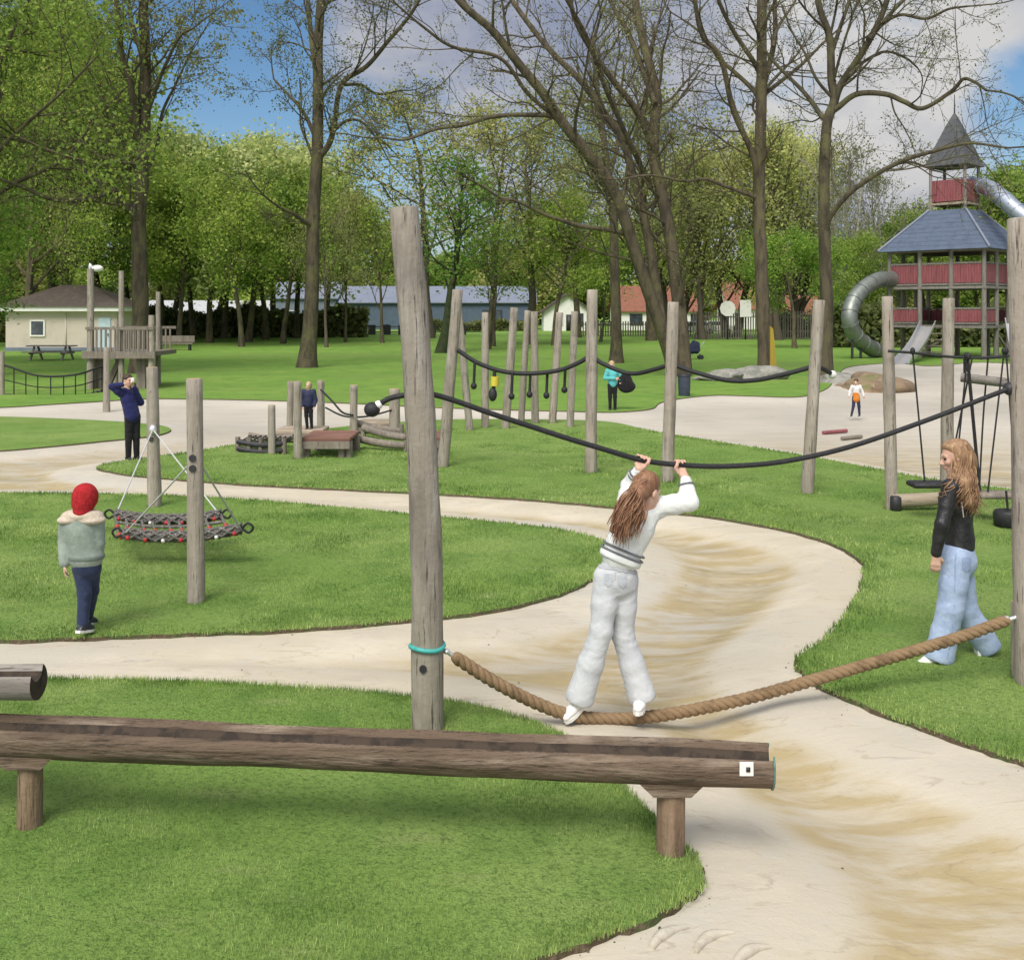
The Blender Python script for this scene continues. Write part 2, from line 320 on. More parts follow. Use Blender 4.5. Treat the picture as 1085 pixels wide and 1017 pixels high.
def concrete():
    m = pm('pale_path_concrete', (.49, .435, .335), [((.46, .43, .375), .16, I, .45, .62, .9, 3), ((.56, .50, .40), 1.3, (.8, 1.2, 1), .46, .66, .8, 8), ((.40, .34, .245), 1.9, (.6, 1.5, 1), .56, .74, .5, 9), ((.45, .425, .38), 7, (.7, 1.2, 1), .52, .7, .45, 9), ((.30, .26, .19), 26, I, .66, .74, .4, 7), ((.2, .17, .12), 75, I, .72, .76, .5, 3)],
           [(2.2, (.7, 1.6, 1), .005), (9, (.7, 1.5, 1), .004), (45, I, .0025), (120, I, .0015)], rough=.75, coord='Position')
    t = m.node_tree; b = t.nodes['Principled BSDF']; cur = b.inputs['Base Color'].links[0].from_socket
    geo = t.nodes.new('ShaderNodeNewGeometry'); sx = t.nodes.new('ShaderNodeSeparateXYZ'); t.links.new(geo.outputs['Position'], sx.inputs[0])
    mp = t.nodes.new('ShaderNodeMapping'); mp.inputs['Scale'].default_value = (.6, 2.0, 1); t.links.new(geo.outputs['Position'], mp.inputs[0])
    no = t.nodes.new('ShaderNodeTexNoise'); no.inputs['Scale'].default_value = 2.6; no.inputs['Detail'].default_value = 11; no.inputs['Roughness'].default_value = .62; no.inputs['Distortion'].default_value = .35; t.links.new(mp.outputs[0], no.inputs['Vector'])
    def rng(s, a, c, lo=0, hi=1):
        r = t.nodes.new('ShaderNodeMapRange'); r.interpolation_type = 'SMOOTHSTEP'; t.links.new(s, r.inputs[0])
        for k, v in enumerate((a, c, lo, hi)): r.inputs[k+1].default_value = v
        return r.outputs[0]
    mu = t.nodes.new('ShaderNodeMath'); mu.operation = 'MULTIPLY'; t.links.new(rng(sx.outputs[2], -.05, -.105), mu.inputs[0]); t.links.new(rng(no.outputs[0], .36, .62, .22, 1), mu.inputs[1])
    mx = t.nodes.new('ShaderNodeMix'); mx.data_type = 'RGBA'; t.links.new(mu.outputs[0], mx.inputs[0]); t.links.new(cur, mx.inputs[6]); mx.inputs[7].default_value = (.385, .305, .165, 1)
    # far out the sheet is plain sandy earth, greyer
    m2 = t.nodes.new('ShaderNodeMix'); m2.data_type = 'RGBA'; t.links.new(rng(sx.outputs[1], 15, 24, 0, .9), m2.inputs[0]); t.links.new(mx.outputs[2], m2.inputs[6])
    n2 = t.nodes.new('ShaderNodeTexNoise'); n2.inputs['Scale'].default_value = .3; n2.inputs['Detail'].default_value = 9; mp2 = t.nodes.new('ShaderNodeMapping'); mp2.inputs['Scale'].default_value = (.8, .55, 1); t.links.new(geo.outputs['Position'], mp2.inputs[0]); t.links.new(mp2.outputs[0], n2.inputs['Vector'])
    m3 = t.nodes.new('ShaderNodeMix'); m3.data_type = 'RGBA'; t.links.new(rng(n2.outputs[0], .35, .68), m3.inputs[0]); m3.inputs[6].default_value = (.52, .48, .42, 1); m3.inputs[7].default_value = (.41, .38, .335, 1)
    t.links.new(m3.outputs[2], m2.inputs[7])
    # tide marks and hairline wrinkles left by drying water
    tn = t.nodes.new('ShaderNodeTexNoise'); tn.inputs['Scale'].default_value = 1.1; tn.inputs['Detail'].default_value = 7; tn.inputs['Distortion'].default_value = .5; t.links.new(mp.outputs[0], tn.inputs['Vector'])
    last = m2.outputs[2]
    for off, wdt, am in ((.47, .010, .38), (.55, .007, .30), (.40, .006, .3)):
        s1 = t.nodes.new('ShaderNodeMath'); s1.operation = 'SUBTRACT'; t.links.new(tn.outputs[0], s1.inputs[0]); s1.inputs[1].default_value = off
        s2 = t.nodes.new('ShaderNodeMath'); s2.operation = 'ABSOLUTE'; t.links.new(s1.outputs[0], s2.inputs[0])
        mk = t.nodes.new('ShaderNodeMath'); mk.operation = 'MULTIPLY'; t.links.new(rng(s2.outputs[0], wdt, 0, 0, am), mk.inputs[0]); t.links.new(rng(no.outputs[0], .4, .6), mk.inputs[1])
        m4 = t.nodes.new('ShaderNodeMix'); m4.data_type = 'RGBA'; t.links.new(mk.outputs[0], m4.inputs[0]); t.links.new(last, m4.inputs[6]); m4.inputs[7].default_value = (.24, .19, .12, 1); last = m4.outputs[2]
    t.links.new(last, b.inputs['Base Color'])
    # damp where it lies low
    wet = t.nodes.new('ShaderNodeMath'); wet.operation = 'MULTIPLY'; wn_ = t.nodes.new('ShaderNodeTexNoise'); wn_.inputs['Scale'].default_value = .8; wn_.inputs['Detail'].default_value = 6; t.links.new(mp.outputs[0], wn_.inputs['Vector'])
    t.links.new(rng(sx.outputs[2], -.07, -.125), wet.inputs[0]); t.links.new(rng(wn_.outputs[0], .36, .6), wet.inputs[1]); wy = t.nodes.new('ShaderNodeMath'); wy.operation = 'MULTIPLY'; t.links.new(wet.outputs[0], wy.inputs[0]); t.links.new(rng(sx.outputs[1], 13, 20, 1, .12), wy.inputs[1]); t.links.new(wy.outputs[0], b.inputs['Coat Weight']); b.inputs['Coat Roughness'].default_value = .06; b.inputs['Coat IOR'].default_value = 1.33
    rp = t.nodes.new('ShaderNodeTexNoise'); rp.inputs['Scale'].default_value = 5; rp.inputs['Detail'].default_value = 2; t.links.new(mp.outputs[0], rp.inputs['Vector']); rbp = t.nodes.new('ShaderNodeBump'); rbp.inputs['Distance'].default_value = .006; t.links.new(rp.outputs[0], rbp.inputs['Height']); t.links.new(rbp.outputs[0], b.inputs['Coat Normal'])
    return m
ground = struct(gb.build('ground', concrete()))
# curved ribs cast into the path
rb = MB()
for pts in ([(690, 1002), (697, 992), (712, 983), (730, 979)], [(736, 1006), (745, 994), (760, 987), (778, 985)], [(775, 1022), (786, 1008), (800, 1000), (816, 997)], [(838, 1012), (846, 1024), (852, 1040)]):
    P = smooth_path([W(*p) for p in pts], 6); P[:, 2] = groundz(P)+.002
    rb.tube(P, np.r_[np.linspace(.014, .026, len(P)//2), np.linspace(.026, .008, len(P)-len(P)//2)], 8)
struct(rb.build('path_rib', ground.data.materials[0]))
# lawns
def lawnmat(name, base, l1, l2, l3, far=False):
    return pm(name, base, [(l1, .35, I, .42, .62, .8, 6), (l2, 1.3, (1, 1, 1), .45, .68, .7, 8), (l3, 3.1, (.5, 1.5, 1), .56, .74, .6, 8), ((.19, .27, .07), .09, (.6, 1.3, 1), .5, .66, .6, 3), ((.06, .12, .025), 40, I, .45, .7, .6, 4)],
              [(28, I, .03), (90, I, .02)] if not far else [(6, I, .05), (22, I, .04)], rough=.9, coord='Position', spec=.15)
M['lawn'] = lawnmat('lawn_turf', (.21, .335, .075), (.28, .39, .11), (.145, .26, .055), (.33, .38, .15))
M['lawn_far'] = lawnmat('park_lawn_turf', (.17, .305, .055), (.225, .345, .07), (.115, .22, .042), (.27, .31, .11), True)
M['soil'] = pm('turf_edge_soil', (.085, .062, .035), [((.05, .08, .02), 8, I, .45, .6, .8), ((.16, .125, .08), 20, I, .5, .7, .7)], [(40, I, .02)], coord='Position')
def lawn(poly, mat, res, h=.035, seed=0, name='lawn'):
    rg = np.random.default_rng(seed)
    sp_ = np.minimum(np.linalg.norm(poly-np.roll(poly, 1, 0), axis=1), np.linalg.norm(poly-np.roll(poly, -1, 0), axis=1))[:, None]; b = poly+np.clip(rg.normal(size=poly.shape), -1.6, 1.6)*np.minimum(.013, sp_*.22)*(poly[:, 1:2] < 20)
    lo, hi = b.min(0), b.max(0); pts = [Vector(p) for p in b]; n = len(b)
    edges = [(i, (i+1) % n) for i in range(n)]
    inner = []
    if res:
        X, Y = np.meshgrid(np.arange(lo[0], hi[0], res), np.arange(lo[1], hi[1], res)); Q = np.stack([X.ravel(), Y.ravel()], 1)+rg.uniform(-.3, .3, (X.size, 2))*res
        Q = Q[sdist(Q, b) < -res*.6]; inner = [Vector(q) for q in Q]
    v, e, f, *_ = delaunay_2d_cdt(pts+inner, edges, [list(range(n))], 1, 1e-5)
    V = np.array([tuple(x) for x in v]); ds = -sdist(V, b)
    z = h*.5+h*.5*sstep(ds, 0, .12)+(snoise(V, seed+5, 2.0)*.02*sstep(ds, 0, .5) if res else 0)
    T = [tuple(x) for x in f if len(x) == 3]
    mb = MB(); T = np.array(T); a = V[T]; cr = (a[:, 1, 0]-a[:, 0, 0])*(a[:, 2, 1]-a[:, 0, 1])-(a[:, 1, 1]-a[:, 0, 1])*(a[:, 2, 0]-a[:, 0, 0]); T[cr < 0] = T[cr < 0][:, ::-1]
    mb.add(np.column_stack([V, z]), tris=T)
    nx = np.roll(poly, -2, 0)-np.roll(poly, 2, 0); s = np.sign(((b[:, 0]*np.roll(b, -1, 0)[:, 1])-(np.roll(b, -1, 0)[:, 0]*b[:, 1])).sum()); nn_ = np.stack([nx[:, 1], -nx[:, 0]], 1)*s; nn_ /= np.linalg.norm(nn_, axis=1)[:, None]+1e-9
    wd = (.018+.012*np.clip(np.abs(rg.normal(size=(n, 1))), 0, 1.2))*np.clip(b[:, 1:2]/8, .6, 2.2)*np.where(b[:, 1:2] > 15, .5, 1)
    S = np.vstack([np.column_stack([b, np.full(n, h*.5)]), np.column_stack([b+nn_*wd, np.full(n, -.05)])]); k = np.arange(n); k2 = (k+1) % n
    mb.add(S, np.stack([k, n+k, n+k2, k2], 1) if s > 0 else np.stack([k2, n+k2, n+k, k], 1), mi=1)
    return struct(mb.build(name, [mat, M['soil']]))
lawn(G1, M['lawn'], .16, seed=1); lawn(G2, M['lawn'], .3, seed=2); lawn(G3, M['lawn'], .4, seed=3); lawn(G4, M['lawn'], .6, seed=4); lawn(G5, M['lawn_far'], 0, seed=5)
# grass blades on the nearer lawns
M['blade'] = pm('grass_blade', (.255, .385, .095), [((.40, .50, .18), .6, I, .42, .58, .8, 6), ((.13, .235, .05), 1.8, I, .45, .57, .9, 7), ((.42, .44, .22), 3.5, I, .6, .75, .5, 6)], rough=.6, coord='Position', island=.35, transl=.35, spec=.25)
def blades(poly, dens, hgt, wid, seed, dmax, xr=.62):
    rg = np.random.default_rng(seed); lo, hi = poly.min(0), poly.max(0); hi[1] = min(hi[1], dmax); Vs = []
    area = (hi[0]-lo[0])*(hi[1]-lo[1]); n = int(area*dens); P = lo+rg.random((n, 2))*(hi-lo)
    P = P[np.abs(P[:, 0]) < xr*P[:, 1]+.6]
    P = P[rg.random(len(P)) < (lo[1]/P[:, 1])**1.3 if dmax > 12 else np.ones(len(P), bool)]
    P = P[sdist(P, poly) < .012+.03*np.clip(snoise(P, seed+2, 9.0)*2, 0, 1)]; n = len(P)
    sc = np.clip(P[:, 1]/lo[1], 1, 3)**.8 if dmax > 12 else np.ones(n)
    clump = .8+.4*snoise(P, seed+9, 3.0)
    h = hgt*rg.uniform(.55, 1.25, n)*clump*np.clip(sc, 1, 1.3); w = wid*rg.uniform(.7, 1.3, n)*sc; a = rg.uniform(0, 6.28, n); le = rg.normal(0, .45, n)*h
    dx, dy = np.cos(a), np.sin(a); z0 = np.full(n, .012)
    b0 = np.stack([P[:, 0]-dx*w/2, P[:, 1]-dy*w/2, z0], 1); b1 = np.stack([P[:, 0]+dx*w/2, P[:, 1]+dy*w/2, z0], 1)
    tp = np.stack([P[:, 0]-dy*le+rg.normal(0, .25, n)*h, P[:, 1]+dx*le, z0+h+.012], 1)
    V = np.stack([b0, b1, tp], 1).reshape(-1, 3); return V
gv = np.vstack([blades(G1, 14000, .030, .0052, 11, 7.2), blades(G2, 4500, .030, .008, 12, 15), blades(G3, 4800, .030, .0075, 13, 22)])
mb = MB(); mb.add(gv, tris=np.arange(len(gv)).reshape(-1, 3)); g_ = mb.build('grass', M['blade'], smooth=False); g_['kind'] = 'stuff'; g_['label'] = 'short green grass blades covering the nearer lawns'; g_['category'] = 'grass'
print('blades', len(gv)//3)

# crumbs of soil and small stones shed along the turf edges
rg = np.random.default_rng(77); mb = MB(); cr = []
for g_ in (G1, G2, G3):
    P = g_[(g_[:, 1] < 13) & (np.abs(g_[:, 0]) < .6*g_[:, 1])]
    for p in P:
        for _ in range(rg.integers(0, 4)): cr.append(p+rg.normal(size=2)*.05)
cr += list(np.stack([rg.uniform(-1, 1, 110)*5, rg.uniform(3.6, 12, 110)], 1))
cr = np.array(cr); ok = np.min([sdist(cr, g_) for g_ in GRASS], 0) > .01; cr = cr[ok]; cz = groundz(cr)
for (x, y), z in zip(cr, cz):
    s_ = .002+.0075*rg.random()**3; m_ = rg.normal(size=(6, 3))*.25+np.array([(1, 0, 0), (-1, 0, 0), (0, 1, 0), (0, -1, 0), (0, 0, .8), (0, 0, -.6)])
    mb.add(m_*s_+np.array([x, y, z+s_*.3]), tris=[(0, 2, 4), (2, 1, 4), (1, 3, 4), (3, 0, 4), (2, 0, 5), (1, 2, 5), (3, 1, 5), (0, 3, 5)])
c_ = mb.build('soil_crumbs', M['soil'], smooth=False); c_['kind'] = 'stuff'; c_['label'] = 'crumbs of dark soil scattered along the turf edges'; c_['category'] = 'soil'
# ------------------------------------------------------------------ trees
M['bark'] = pm('tree_bark', (.105, .087, .055), [((.045, .037, .026), 5, (1, 1, .25), .42, .62, .8), ((.135, .13, .055), 1.2, I, .48, .68, .7), ((.045, .038, .03), 16, (1, 1, .2), .52, .7, .7)], [(14, (1, 1, .2), .03)], rough=.95, objvar=.15)
M['twig'] = pm('grey_bark', (.10, .083, .06), [((.08, .065, .05), 5, I, .42, .62, .8)], rough=.95, objvar=.15)
M['palebark'] = pm('pale_bark', (.30, .29, .25), [((.17, .16, .14), 5, I, .42, .62, .8)], rough=.95)
M['ivybark'] = pm('ivy_covered_bark', (.04, .055, .02), [((.02, .03, .012), 6, I, .42, .62, .8), ((.1, .085, .06), 3, I, .55, .7, .7)], [(14, I, .08)], rough=.9)
def leafmat(name, base, l1, l2, isl=.35, tr=.55):
    return pm(name, base, [(l1, .55, I, .44, .64, .8, 3), (l2, .35, (1, 1, 1.3), .5, .7, .8, 2)], rough=.6, objvar=.2, island=isl, transl=tr, spec=.2)
M['leaf_green'] = leafmat('spring_green_leaf', (.28, .39, .075), (.38, .47, .12), (.18, .29, .055))
M['leaf_deep'] = leafmat('deep_green_leaf', (.17, .31, .05), (.26, .41, .075), (.10, .2, .04))
M['leaf_olive'] = leafmat('olive_bud_leaf', (.36, .38, .125), (.42, .41, .18), (.26, .32, .085))
M['leaf_pale'] = leafmat('pale_willow_leaf', (.50, .54, .19), (.58, .59, .26), (.40, .45, .14))
M['leaf_bud'] = leafmat('young_bud_leaf', (.21, .235, .085), (.27, .28, .11), (.15, .15, .07))
M['leaf_hedge'] = leafmat('dark_hedge_leaf', (.19, .22, .085), (.25, .28, .11), (.14, .17, .06))
M['leaf_blossom'] = leafmat('pale_blossom_leaf', (.42, .50, .19), (.55, .6, .32), (.28, .4, .09))
def perp(rg, t):
    v = rg.normal(size=3); v -= t*v.dot(t); return nrm(v)
def branch(rg, out, leaf, p, d, L, r, lev, P):
    n = 5 if lev < P['lev'] else 4
    pts = [p]; dirs = [d]; q = p.copy(); dd_ = d.copy()
    for i in range(n-1):
        dd_ = nrm(dd_+rg.normal(size=3)*P['wig']+np.array([0, 0, P['up']]))
        q = q+dd_*L/(n-1); pts.append(q); dirs.append(dd_)
    pts = np.array(pts); rad = np.linspace(r, r*.38, n); out.append((pts, rad, lev))
    if lev < P['lev']:
        k = P['kids'][lev] if lev < len(P['kids']) else 3
        for c in range(k):
            t = .28+.72*(c+rg.random())/k; x = t*(n-1); i = min(int(x), n-2); f = x-i
            pp = pts[i]*(1-f)+pts[i+1]*f; a = R(rg.uniform(*P['ang'])); di = nrm(dirs[i]*math.cos(a)+perp(rg, dirs[i])*math.sin(a))
            branch(rg, out, leaf, pp, di, L*rg.uniform(.42, .68)*(1.15-.45*t), max(np.interp(t, [0, 1], [r, r*.38])*.62, P['rmin']), lev+1, P)
    if lev >= P['lev']-P.get('leaflev', 0):
        leaf.append(pts[1:])
def leafcloud(rg, leaf, per, spread, size, flat=.0):
    A = np.vstack(leaf); A = np.repeat(A, per, 0); n = len(A); C = A+rg.normal(size=(n, 3))*spread
    s = size*rg.uniform(.5, 1.3, n)[:, None]; u = rg.normal(size=(n, 3)); u /= np.linalg.norm(u, axis=1)[:, None]
    v = np.cross(u, rg.normal(size=(n, 3))); v /= np.linalg.norm(v, axis=1)[:, None]+1e-9
    return np.stack([C-u*s*.6, C-v*s*.38, C+u*s*.6, C+v*s*.38], 1).reshape(-1, 3)
def wood_mb(out, seg0=8):
    mb = MB()
    for pts, rad, lev in out:
        mb.tube(pts if lev > 1 else smooth_path(pts, 3), rad, {0: seg0, 1: 6, 2: 4}.get(lev, 3), cap=lev == 0)
    return mb
def make_tree(name, label, cat, loc, out, leaf, rg, lm, bark, per, spread, size, group=None):
    t = thing(name, label, cat, loc, group)
    wood_mb(out).build('trunk', bark, t)
    if per:
        V = leafcloud(rg, leaf, per, spread, size); mb = MB(); mb.add(V, np.arange(len(V)).reshape(-1, 4)); mb.build('crown', lm, t, smooth=False)
    return t
# --- near trees, limbs laid out in space along their real courses
def limb_tree(name, label, base_d, limbs, seed, per, lm, spread=.35, size=.16, depth=.5, P=None, widths=None):
    """limbs: list of (points px, start width px, end width px, depth lean)"""
    rg = np.random.default_rng(seed); out = []; leaf = []; loc = None
    PP = dict(lev=3, kids=[5, 5, 4], wig=.17, up=.05, ang=(28, 62), rmin=.010, leaflev=0)
    PP.update(P or {})
    for li, (pts, w0, w1, lean) in enumerate(limbs):
        pts = np.asarray(pts, float); L = np.r_[0, np.cumsum(np.linalg.norm(np.diff(pts, axis=0), axis=1))]*base_d/F
        if loc is None: loc = D(pts[0][0], pts[0][1], base_d); loc[2] = 0
        lean0, lean1 = lean if isinstance(lean, tuple) else (0, lean)
        off = lean0+(lean1-lean0)*L/L[-1]
        path = smooth_path([D(x, y, base_d+o) for (x, y), o in zip(pts, off)], 5)
        if li == 0: path[0][2] = -.1
        w = np.linspace(w0, w1, len(path))*base_d/F/2
        if li == 0: w[:5] *= np.array([1.5, 1.25, 1.12, 1.05, 1.0])
        out.append((path, w, 0))
        tl = L[-1]; seg = np.linalg.norm(np.diff(path, axis=0), axis=1).sum()
        nb = int(seg*(1.15 if li else .45)); start = .12 if li else .45
        for c in range(nb):
            t = start+(1-start)*(c+rg.random())/nb; x = t*(len(path)-1); i = min(int(x), len(path)-2); f = x-i
            p = path[i]*(1-f)+path[i+1]*f; tg = nrm(path[i+1]-path[i]); a = R(rg.uniform(30, 70)); di = nrm(tg*math.cos(a)+perp(rg, tg)*math.sin(a)+np.array([0, 0, .15]))
            r = max(np.interp(x, np.arange(len(w)), w)*.38, .02)
            branch(rg, out, leaf, p, di, min(rg.uniform(1.6, 4.2), seg*.5), min(r, .07), 1, PP)
        branch(rg, out, leaf, path[-1], nrm(path[-1]-path[-2]), 2.6, max(w[-1]*.9, .02), 1, PP)
    return make_tree(name, label, 'tree', loc, out, leaf, rg, lm, M['bark'], per, spread, size)
limb_tree('park_tree', 'tall tree with forked trunk rising behind the wooden lookout platform', 42, [
    ([(149, 395), (149, 340), (148, 280), (147, 230), (151, 187), (153, 134), (154, 67), (152, 0), (156, -70)], 20, 9, 0),
    ([(149, 160), (144, 127), (137, 87), (129, 57), (124, 10), (118, -50)], 9, 5, -2),
    ([(153, 100), (150, 60), (143, 35), (137, 10), (135, -40)], 7, 3, 2),
    ([(148, 240), (142, 227), (128, 214), (121, 202), (100, 210), (60, 212), (20, 197)], 10, 4, -3),
    ([(150, 200), (140, 178), (115, 165), (95, 150), (70, 158), (30, 150)], 7, 3, 3),
    ([(152, 187), (165, 160), (172, 120), (186, 90), (200, 60)], 5, 2, 2), ([(153, 130), (165, 95), (175, 70), (190, 40), (205, 30)], 5, 2, -2)], 21, 4, M['leaf_bud'], .16, .11)
limb_tree('park_tree', 'tall straight tree standing alone on the lawn left of the tallest post', 46, [
    ([(325, 390), (329, 340), (331, 290), (332, 230), (336, 165), (337, 100), (337, 50), (340, 0), (344, -60)], 17, 8, 0),
    ([(337, 168), (348, 154), (354, 134), (362, 90), (389, 70), (412, 43), (434, 17), (450, -10)], 7, 3, -2),
    ([(362, 90), (382, 90), (393, 97), (405, 100), (425, 96)], 4, 2, (-.7, 2)),
    ([(334, 240), (325, 236), (310, 226), (300, 222)], 6, 3, -1.5), ([(337, 90), (331, 50), (326, 0), (322, -40)], 6, 4, 1.5),
    ([(336, 150), (322, 120), (305, 100), (290, 84)], 5, 2, 2), ([(352, 140), (368, 128), (384, 130), (400, 148)], 4, 2, 1)], 22, 3, M['leaf_bud'], .13, .10)
limb_tree('leaning_tree', 'large leaning tree with several long bare stems fanning to the left', 40, [
    ([(716, 397), (708, 370), (696, 335), (676, 277), (653, 207), (626, 167), (596, 130), (576, 100), (549, 67), (522, 33), (492, 7), (465, -25)], 15, 6, -4),
    ([(726, 397), (722, 350), (718, 310), (710, 251), (700, 200), (693, 167), (694, 130), (696, 100), (683, 50), (673, 0), (668, -50)], 16, 8, 2),
    ([(702, 350), (695, 300), (683, 234), (673, 194), (659, 147), (643, 124), (616, 87), (589, 60), (569, 37), (542, 0), (525, -30)], 11, 5, (0, 3)),
    ([(696, 165), (676, 120), (653, 90), (629, 57), (609, 20), (601, -20)], 8, 4, (1, -2)),
    ([(694, 110), (669, 43), (646, 0), (635, -40)], 7, 4, (1, 4)),
    ([(690, 200), (662, 140), (640, 90), (622, 40), (600, 0)], 6, 3, (1, -4)),
    ([(620, 160), (592, 127), (560, 122), (522, 124), (490, 133), (462, 137), (430, 148), (405, 146)], 6, 2, (-1.5, -5)),
    ([(665, 250), (659, 247), (640, 243), (616, 240), (596, 234), (576, 227), (549, 214), (530, 210)], 6, 3, (-1, -4)),
    ([(596, 130), (560, 100), (530, 62), (480, 50), (450, 30), (420, 5)], 5, 2, (-2, -6))], 23, 2, M['leaf_bud'], .10, .075)
limb_tree('park_tree', 'straight mid-width tree behind the woman in teal', 50, [
    ([(653, 385), (653, 340), (651, 280), (650, 234), (646, 200), (640, 150), (634, 110), (630, 60)], 12, 5, 0),
    ([(650, 240), (662, 200), (668, 160), (680, 120)], 6, 3, 2), ([(648, 215), (636, 190), (618, 165), (604, 150)], 5, 2, -2), ([(645, 190), (655, 150), (656, 110), (662, 70)], 5, 2, 1)], 24, 4, M['leaf_olive'], .25, .12)
limb_tree('park_tree', 'tall bare tree with a yellow board at its foot', 40, [
    ([(812, 400), (810, 360), (808, 320), (806, 267), (804, 200), (806, 134), (807, 84), (807, 33), (807, 0), (808, -60)], 16, 9, 0),
    ([(804, 215), (802, 187), (796, 160), (777, 117), (764, 63), (744, 37), (736, 0), (730, -30)], 7, 4, -3),
    ([(805, 115), (800, 98), (774, 73), (761, 62), (744, 37), (722, 20)], 6, 2, 3), ([(805, 80), (800, 68), (777, 33), (761, 0), (752, -30)], 6, 3, -2),
    ([(808, 95), (812, 80), (821, 40), (821, 0), (824, -40)], 7, 4, 1.5), ([(819, 50), (824, 30), (843, 0), (850, -25)], 4, 2, 2),
    ([(807, 105), (814, 97), (848, 70), (871, 47), (890, 30)], 6, 2, 3), ([(803, 215), (799, 209), (767, 197), (747, 190), (724, 192), (690, 186), (660, 190)], 5, 2, -3)], 25, 2, M['leaf_bud'], .09, .065)
limb_tree('park_tree', 'tall tree with long low branch reaching toward the tower', 37.5, [
    ([(874, 405), (875, 360), (876, 320), (874, 267), (873, 200), (876, 134), (884, 107), (881, 84), (879, 40), (868, 7), (862, -40)], 16, 6, 0),
    ([(877, 128), (871, 124), (860, 108), (848, 94), (821, 67), (808, 50)], 6, 3, 2), ([(884, 108), (891, 90), (911, 60), (928, 30), (940, 0), (948, -40)], 9, 5, -1.5),
    ([(920, 42), (934, 26), (951, 7), (975, -15)], 6, 3, (-1, 1)), ([(934, 24), (955, 16), (981, 20), (1005, 10), (1025, 7)], 4, 2, (-1, -3)),
    ([(882, 118), (888, 114), (908, 100), (938, 100), (958, 108), (978, 115), (1008, 97), (1021, 84), (1034, 88), (1045, 96)], 7, 2.5, -3),
    ([(874, 250), (879, 231), (898, 207), (925, 187), (958, 170), (991, 160), (1010, 155), (1031, 152), (1068, 157)], 7, 2, -4),
    ([(925, 187), (945, 176), (965, 172), (990, 181)], 4, 2, (-1.5, 0)), ([(900, 80), (915, 66), (938, 55), (960, 62), (972, 72)], 4, 2, (-1, 2)), ([(880, 60), (890, 30), (900, 0), (905, -30)], 5, 3, 2)], 26, 2, M['leaf_bud'], .09, .065)
# --- woodland trees: a few kinds, grown once each and copied
def grow_tree(seed, height, trunk_h, r0, spread_, P, nstem=1, lean=.08):
    rg = np.random.default_rng(seed); out = []; leaf = []
    for s in range(nstem):
        d = nrm(np.array([rg.normal()*lean, rg.normal()*lean, 1])); p = np.array([rg.normal()*.25*(nstem > 1), rg.normal()*.25*(nstem > 1), -.1])
        pts = [p]; q = p; n = 9
        for i in range(n):
            d = nrm(d+rg.normal(size=3)*.06+np.array([0, 0, .12])); q = q+d*height*.86/n; pts.append(q)
        pts = np.array(pts); rad = np.linspace(r0, r0*.18, n+1); rad[0] *= 1.35; out.append((pts, rad, 0))
        k = P['main']
        for c in range(k):
            t = trunk_h+(1-trunk_h)*(c+rg.random()*.8)/k; x = t*n; i = min(int(x), n-1); f = x-i; pp = pts[i]*(1-f)+pts[i+1]*f
            a = R(rg.uniform(*P['mang'])); th = c*2.4+rg.normal()*.4; hv = np.array([math.cos(th), math.sin(th), 0])
            di = nrm(np.array([0, 0, 1])*math.cos(a)+hv*math.sin(a)); prof = math.sin(math.pi*min(1, max(0.12, (t-trunk_h)/(1-trunk_h)*.8+.2)))**.6
            branch(rg, out, leaf, pp, di, spread_*prof*rg.uniform(.75, 1.15), r0*(1-t*.75)*.42, 1, P)
    return out, leaf, rg
KINDS = {}
def kind(key, lm, bark, per, spread, size, *a, **k):
    KINDS[key] = (lm, bark, per, spread, size, a, k)
BP = dict(lev=3, kids=[0, 5, 4], wig=.15, up=.04, ang=(28, 60), rmin=.02, leaflev=1, main=15, mang=(35, 80))
kind('grove1', 'leaf_green', 'bark', 12, .45, .19, 31, 13, .32, .2, 4.2, BP)
kind('grove2', 'leaf_green', 'bark', 12, .45, .19, 32, 13, .28, .18, 3.8, BP)
kind('grove3', 'leaf_deep', 'bark', 11, .45, .19, 33, 13, .25, .22, 4.6, BP)
kind('blossom', 'leaf_blossom', 'bark', 9, .42, .19, 34, 11, .28, .16, 3.8, BP)
kind('olive1', 'leaf_olive', 'twig', 4, .42, .14, 35, 14, .3, .2, 4.2, dict(BP, mang=(25, 60)))
kind('olive2', 'leaf_olive', 'bark', 5, .42, .14, 36, 13, .25, .18, 4.0, dict(BP, mang=(30, 70)))
kind('pale1', 'leaf_pale', 'twig', 5, .40, .15, 37, 13, .14, .2, 4.0, dict(BP, mang=(12, 40), up=.12, ang=(15, 40)), nstem=2)
kind('pale2', 'leaf_pale', 'twig', 5, .40, .15, 38, 12, .12, .2, 3.6, dict(BP, mang=(15, 45), up=.12, ang=(15, 40)), nstem=2)
kind('bare1', 'leaf_bud', 'palebark', 1, .3, .14, 39, 14, .2, .16, 3.6, dict(BP, mang=(12, 40), up=.12, ang=(15, 42)), nstem=2)
kind('ivy', 'leaf_deep', 'ivybark', 2, .42, .22, 40, 13, .3, .3, 3.6, dict(BP, mang=(20, 55)))
kind('overhang', 'leaf_green', 'bark', 17, .45, .14, 43, 22, .12, .3, 7.5, dict(BP, kids=[0, 6, 5, 3], lev=3, main=24, rmin=.02))
kind('belt', 'leaf_green', 'bark', 9, .5, .34, 44, 12, .06, .2, 4.2, dict(BP, main=20))
kind('belt_olive', 'leaf_olive', 'bark', 8, .5, .32, 45, 12, .06, .2, 4.2, dict(BP, main=20))
kind('shrub', 'leaf_green', 'twig', 6, .36, .24, 41, 4.2, .05, .07, 2.4, dict(BP, main=12, mang=(30, 85)), nstem=2)
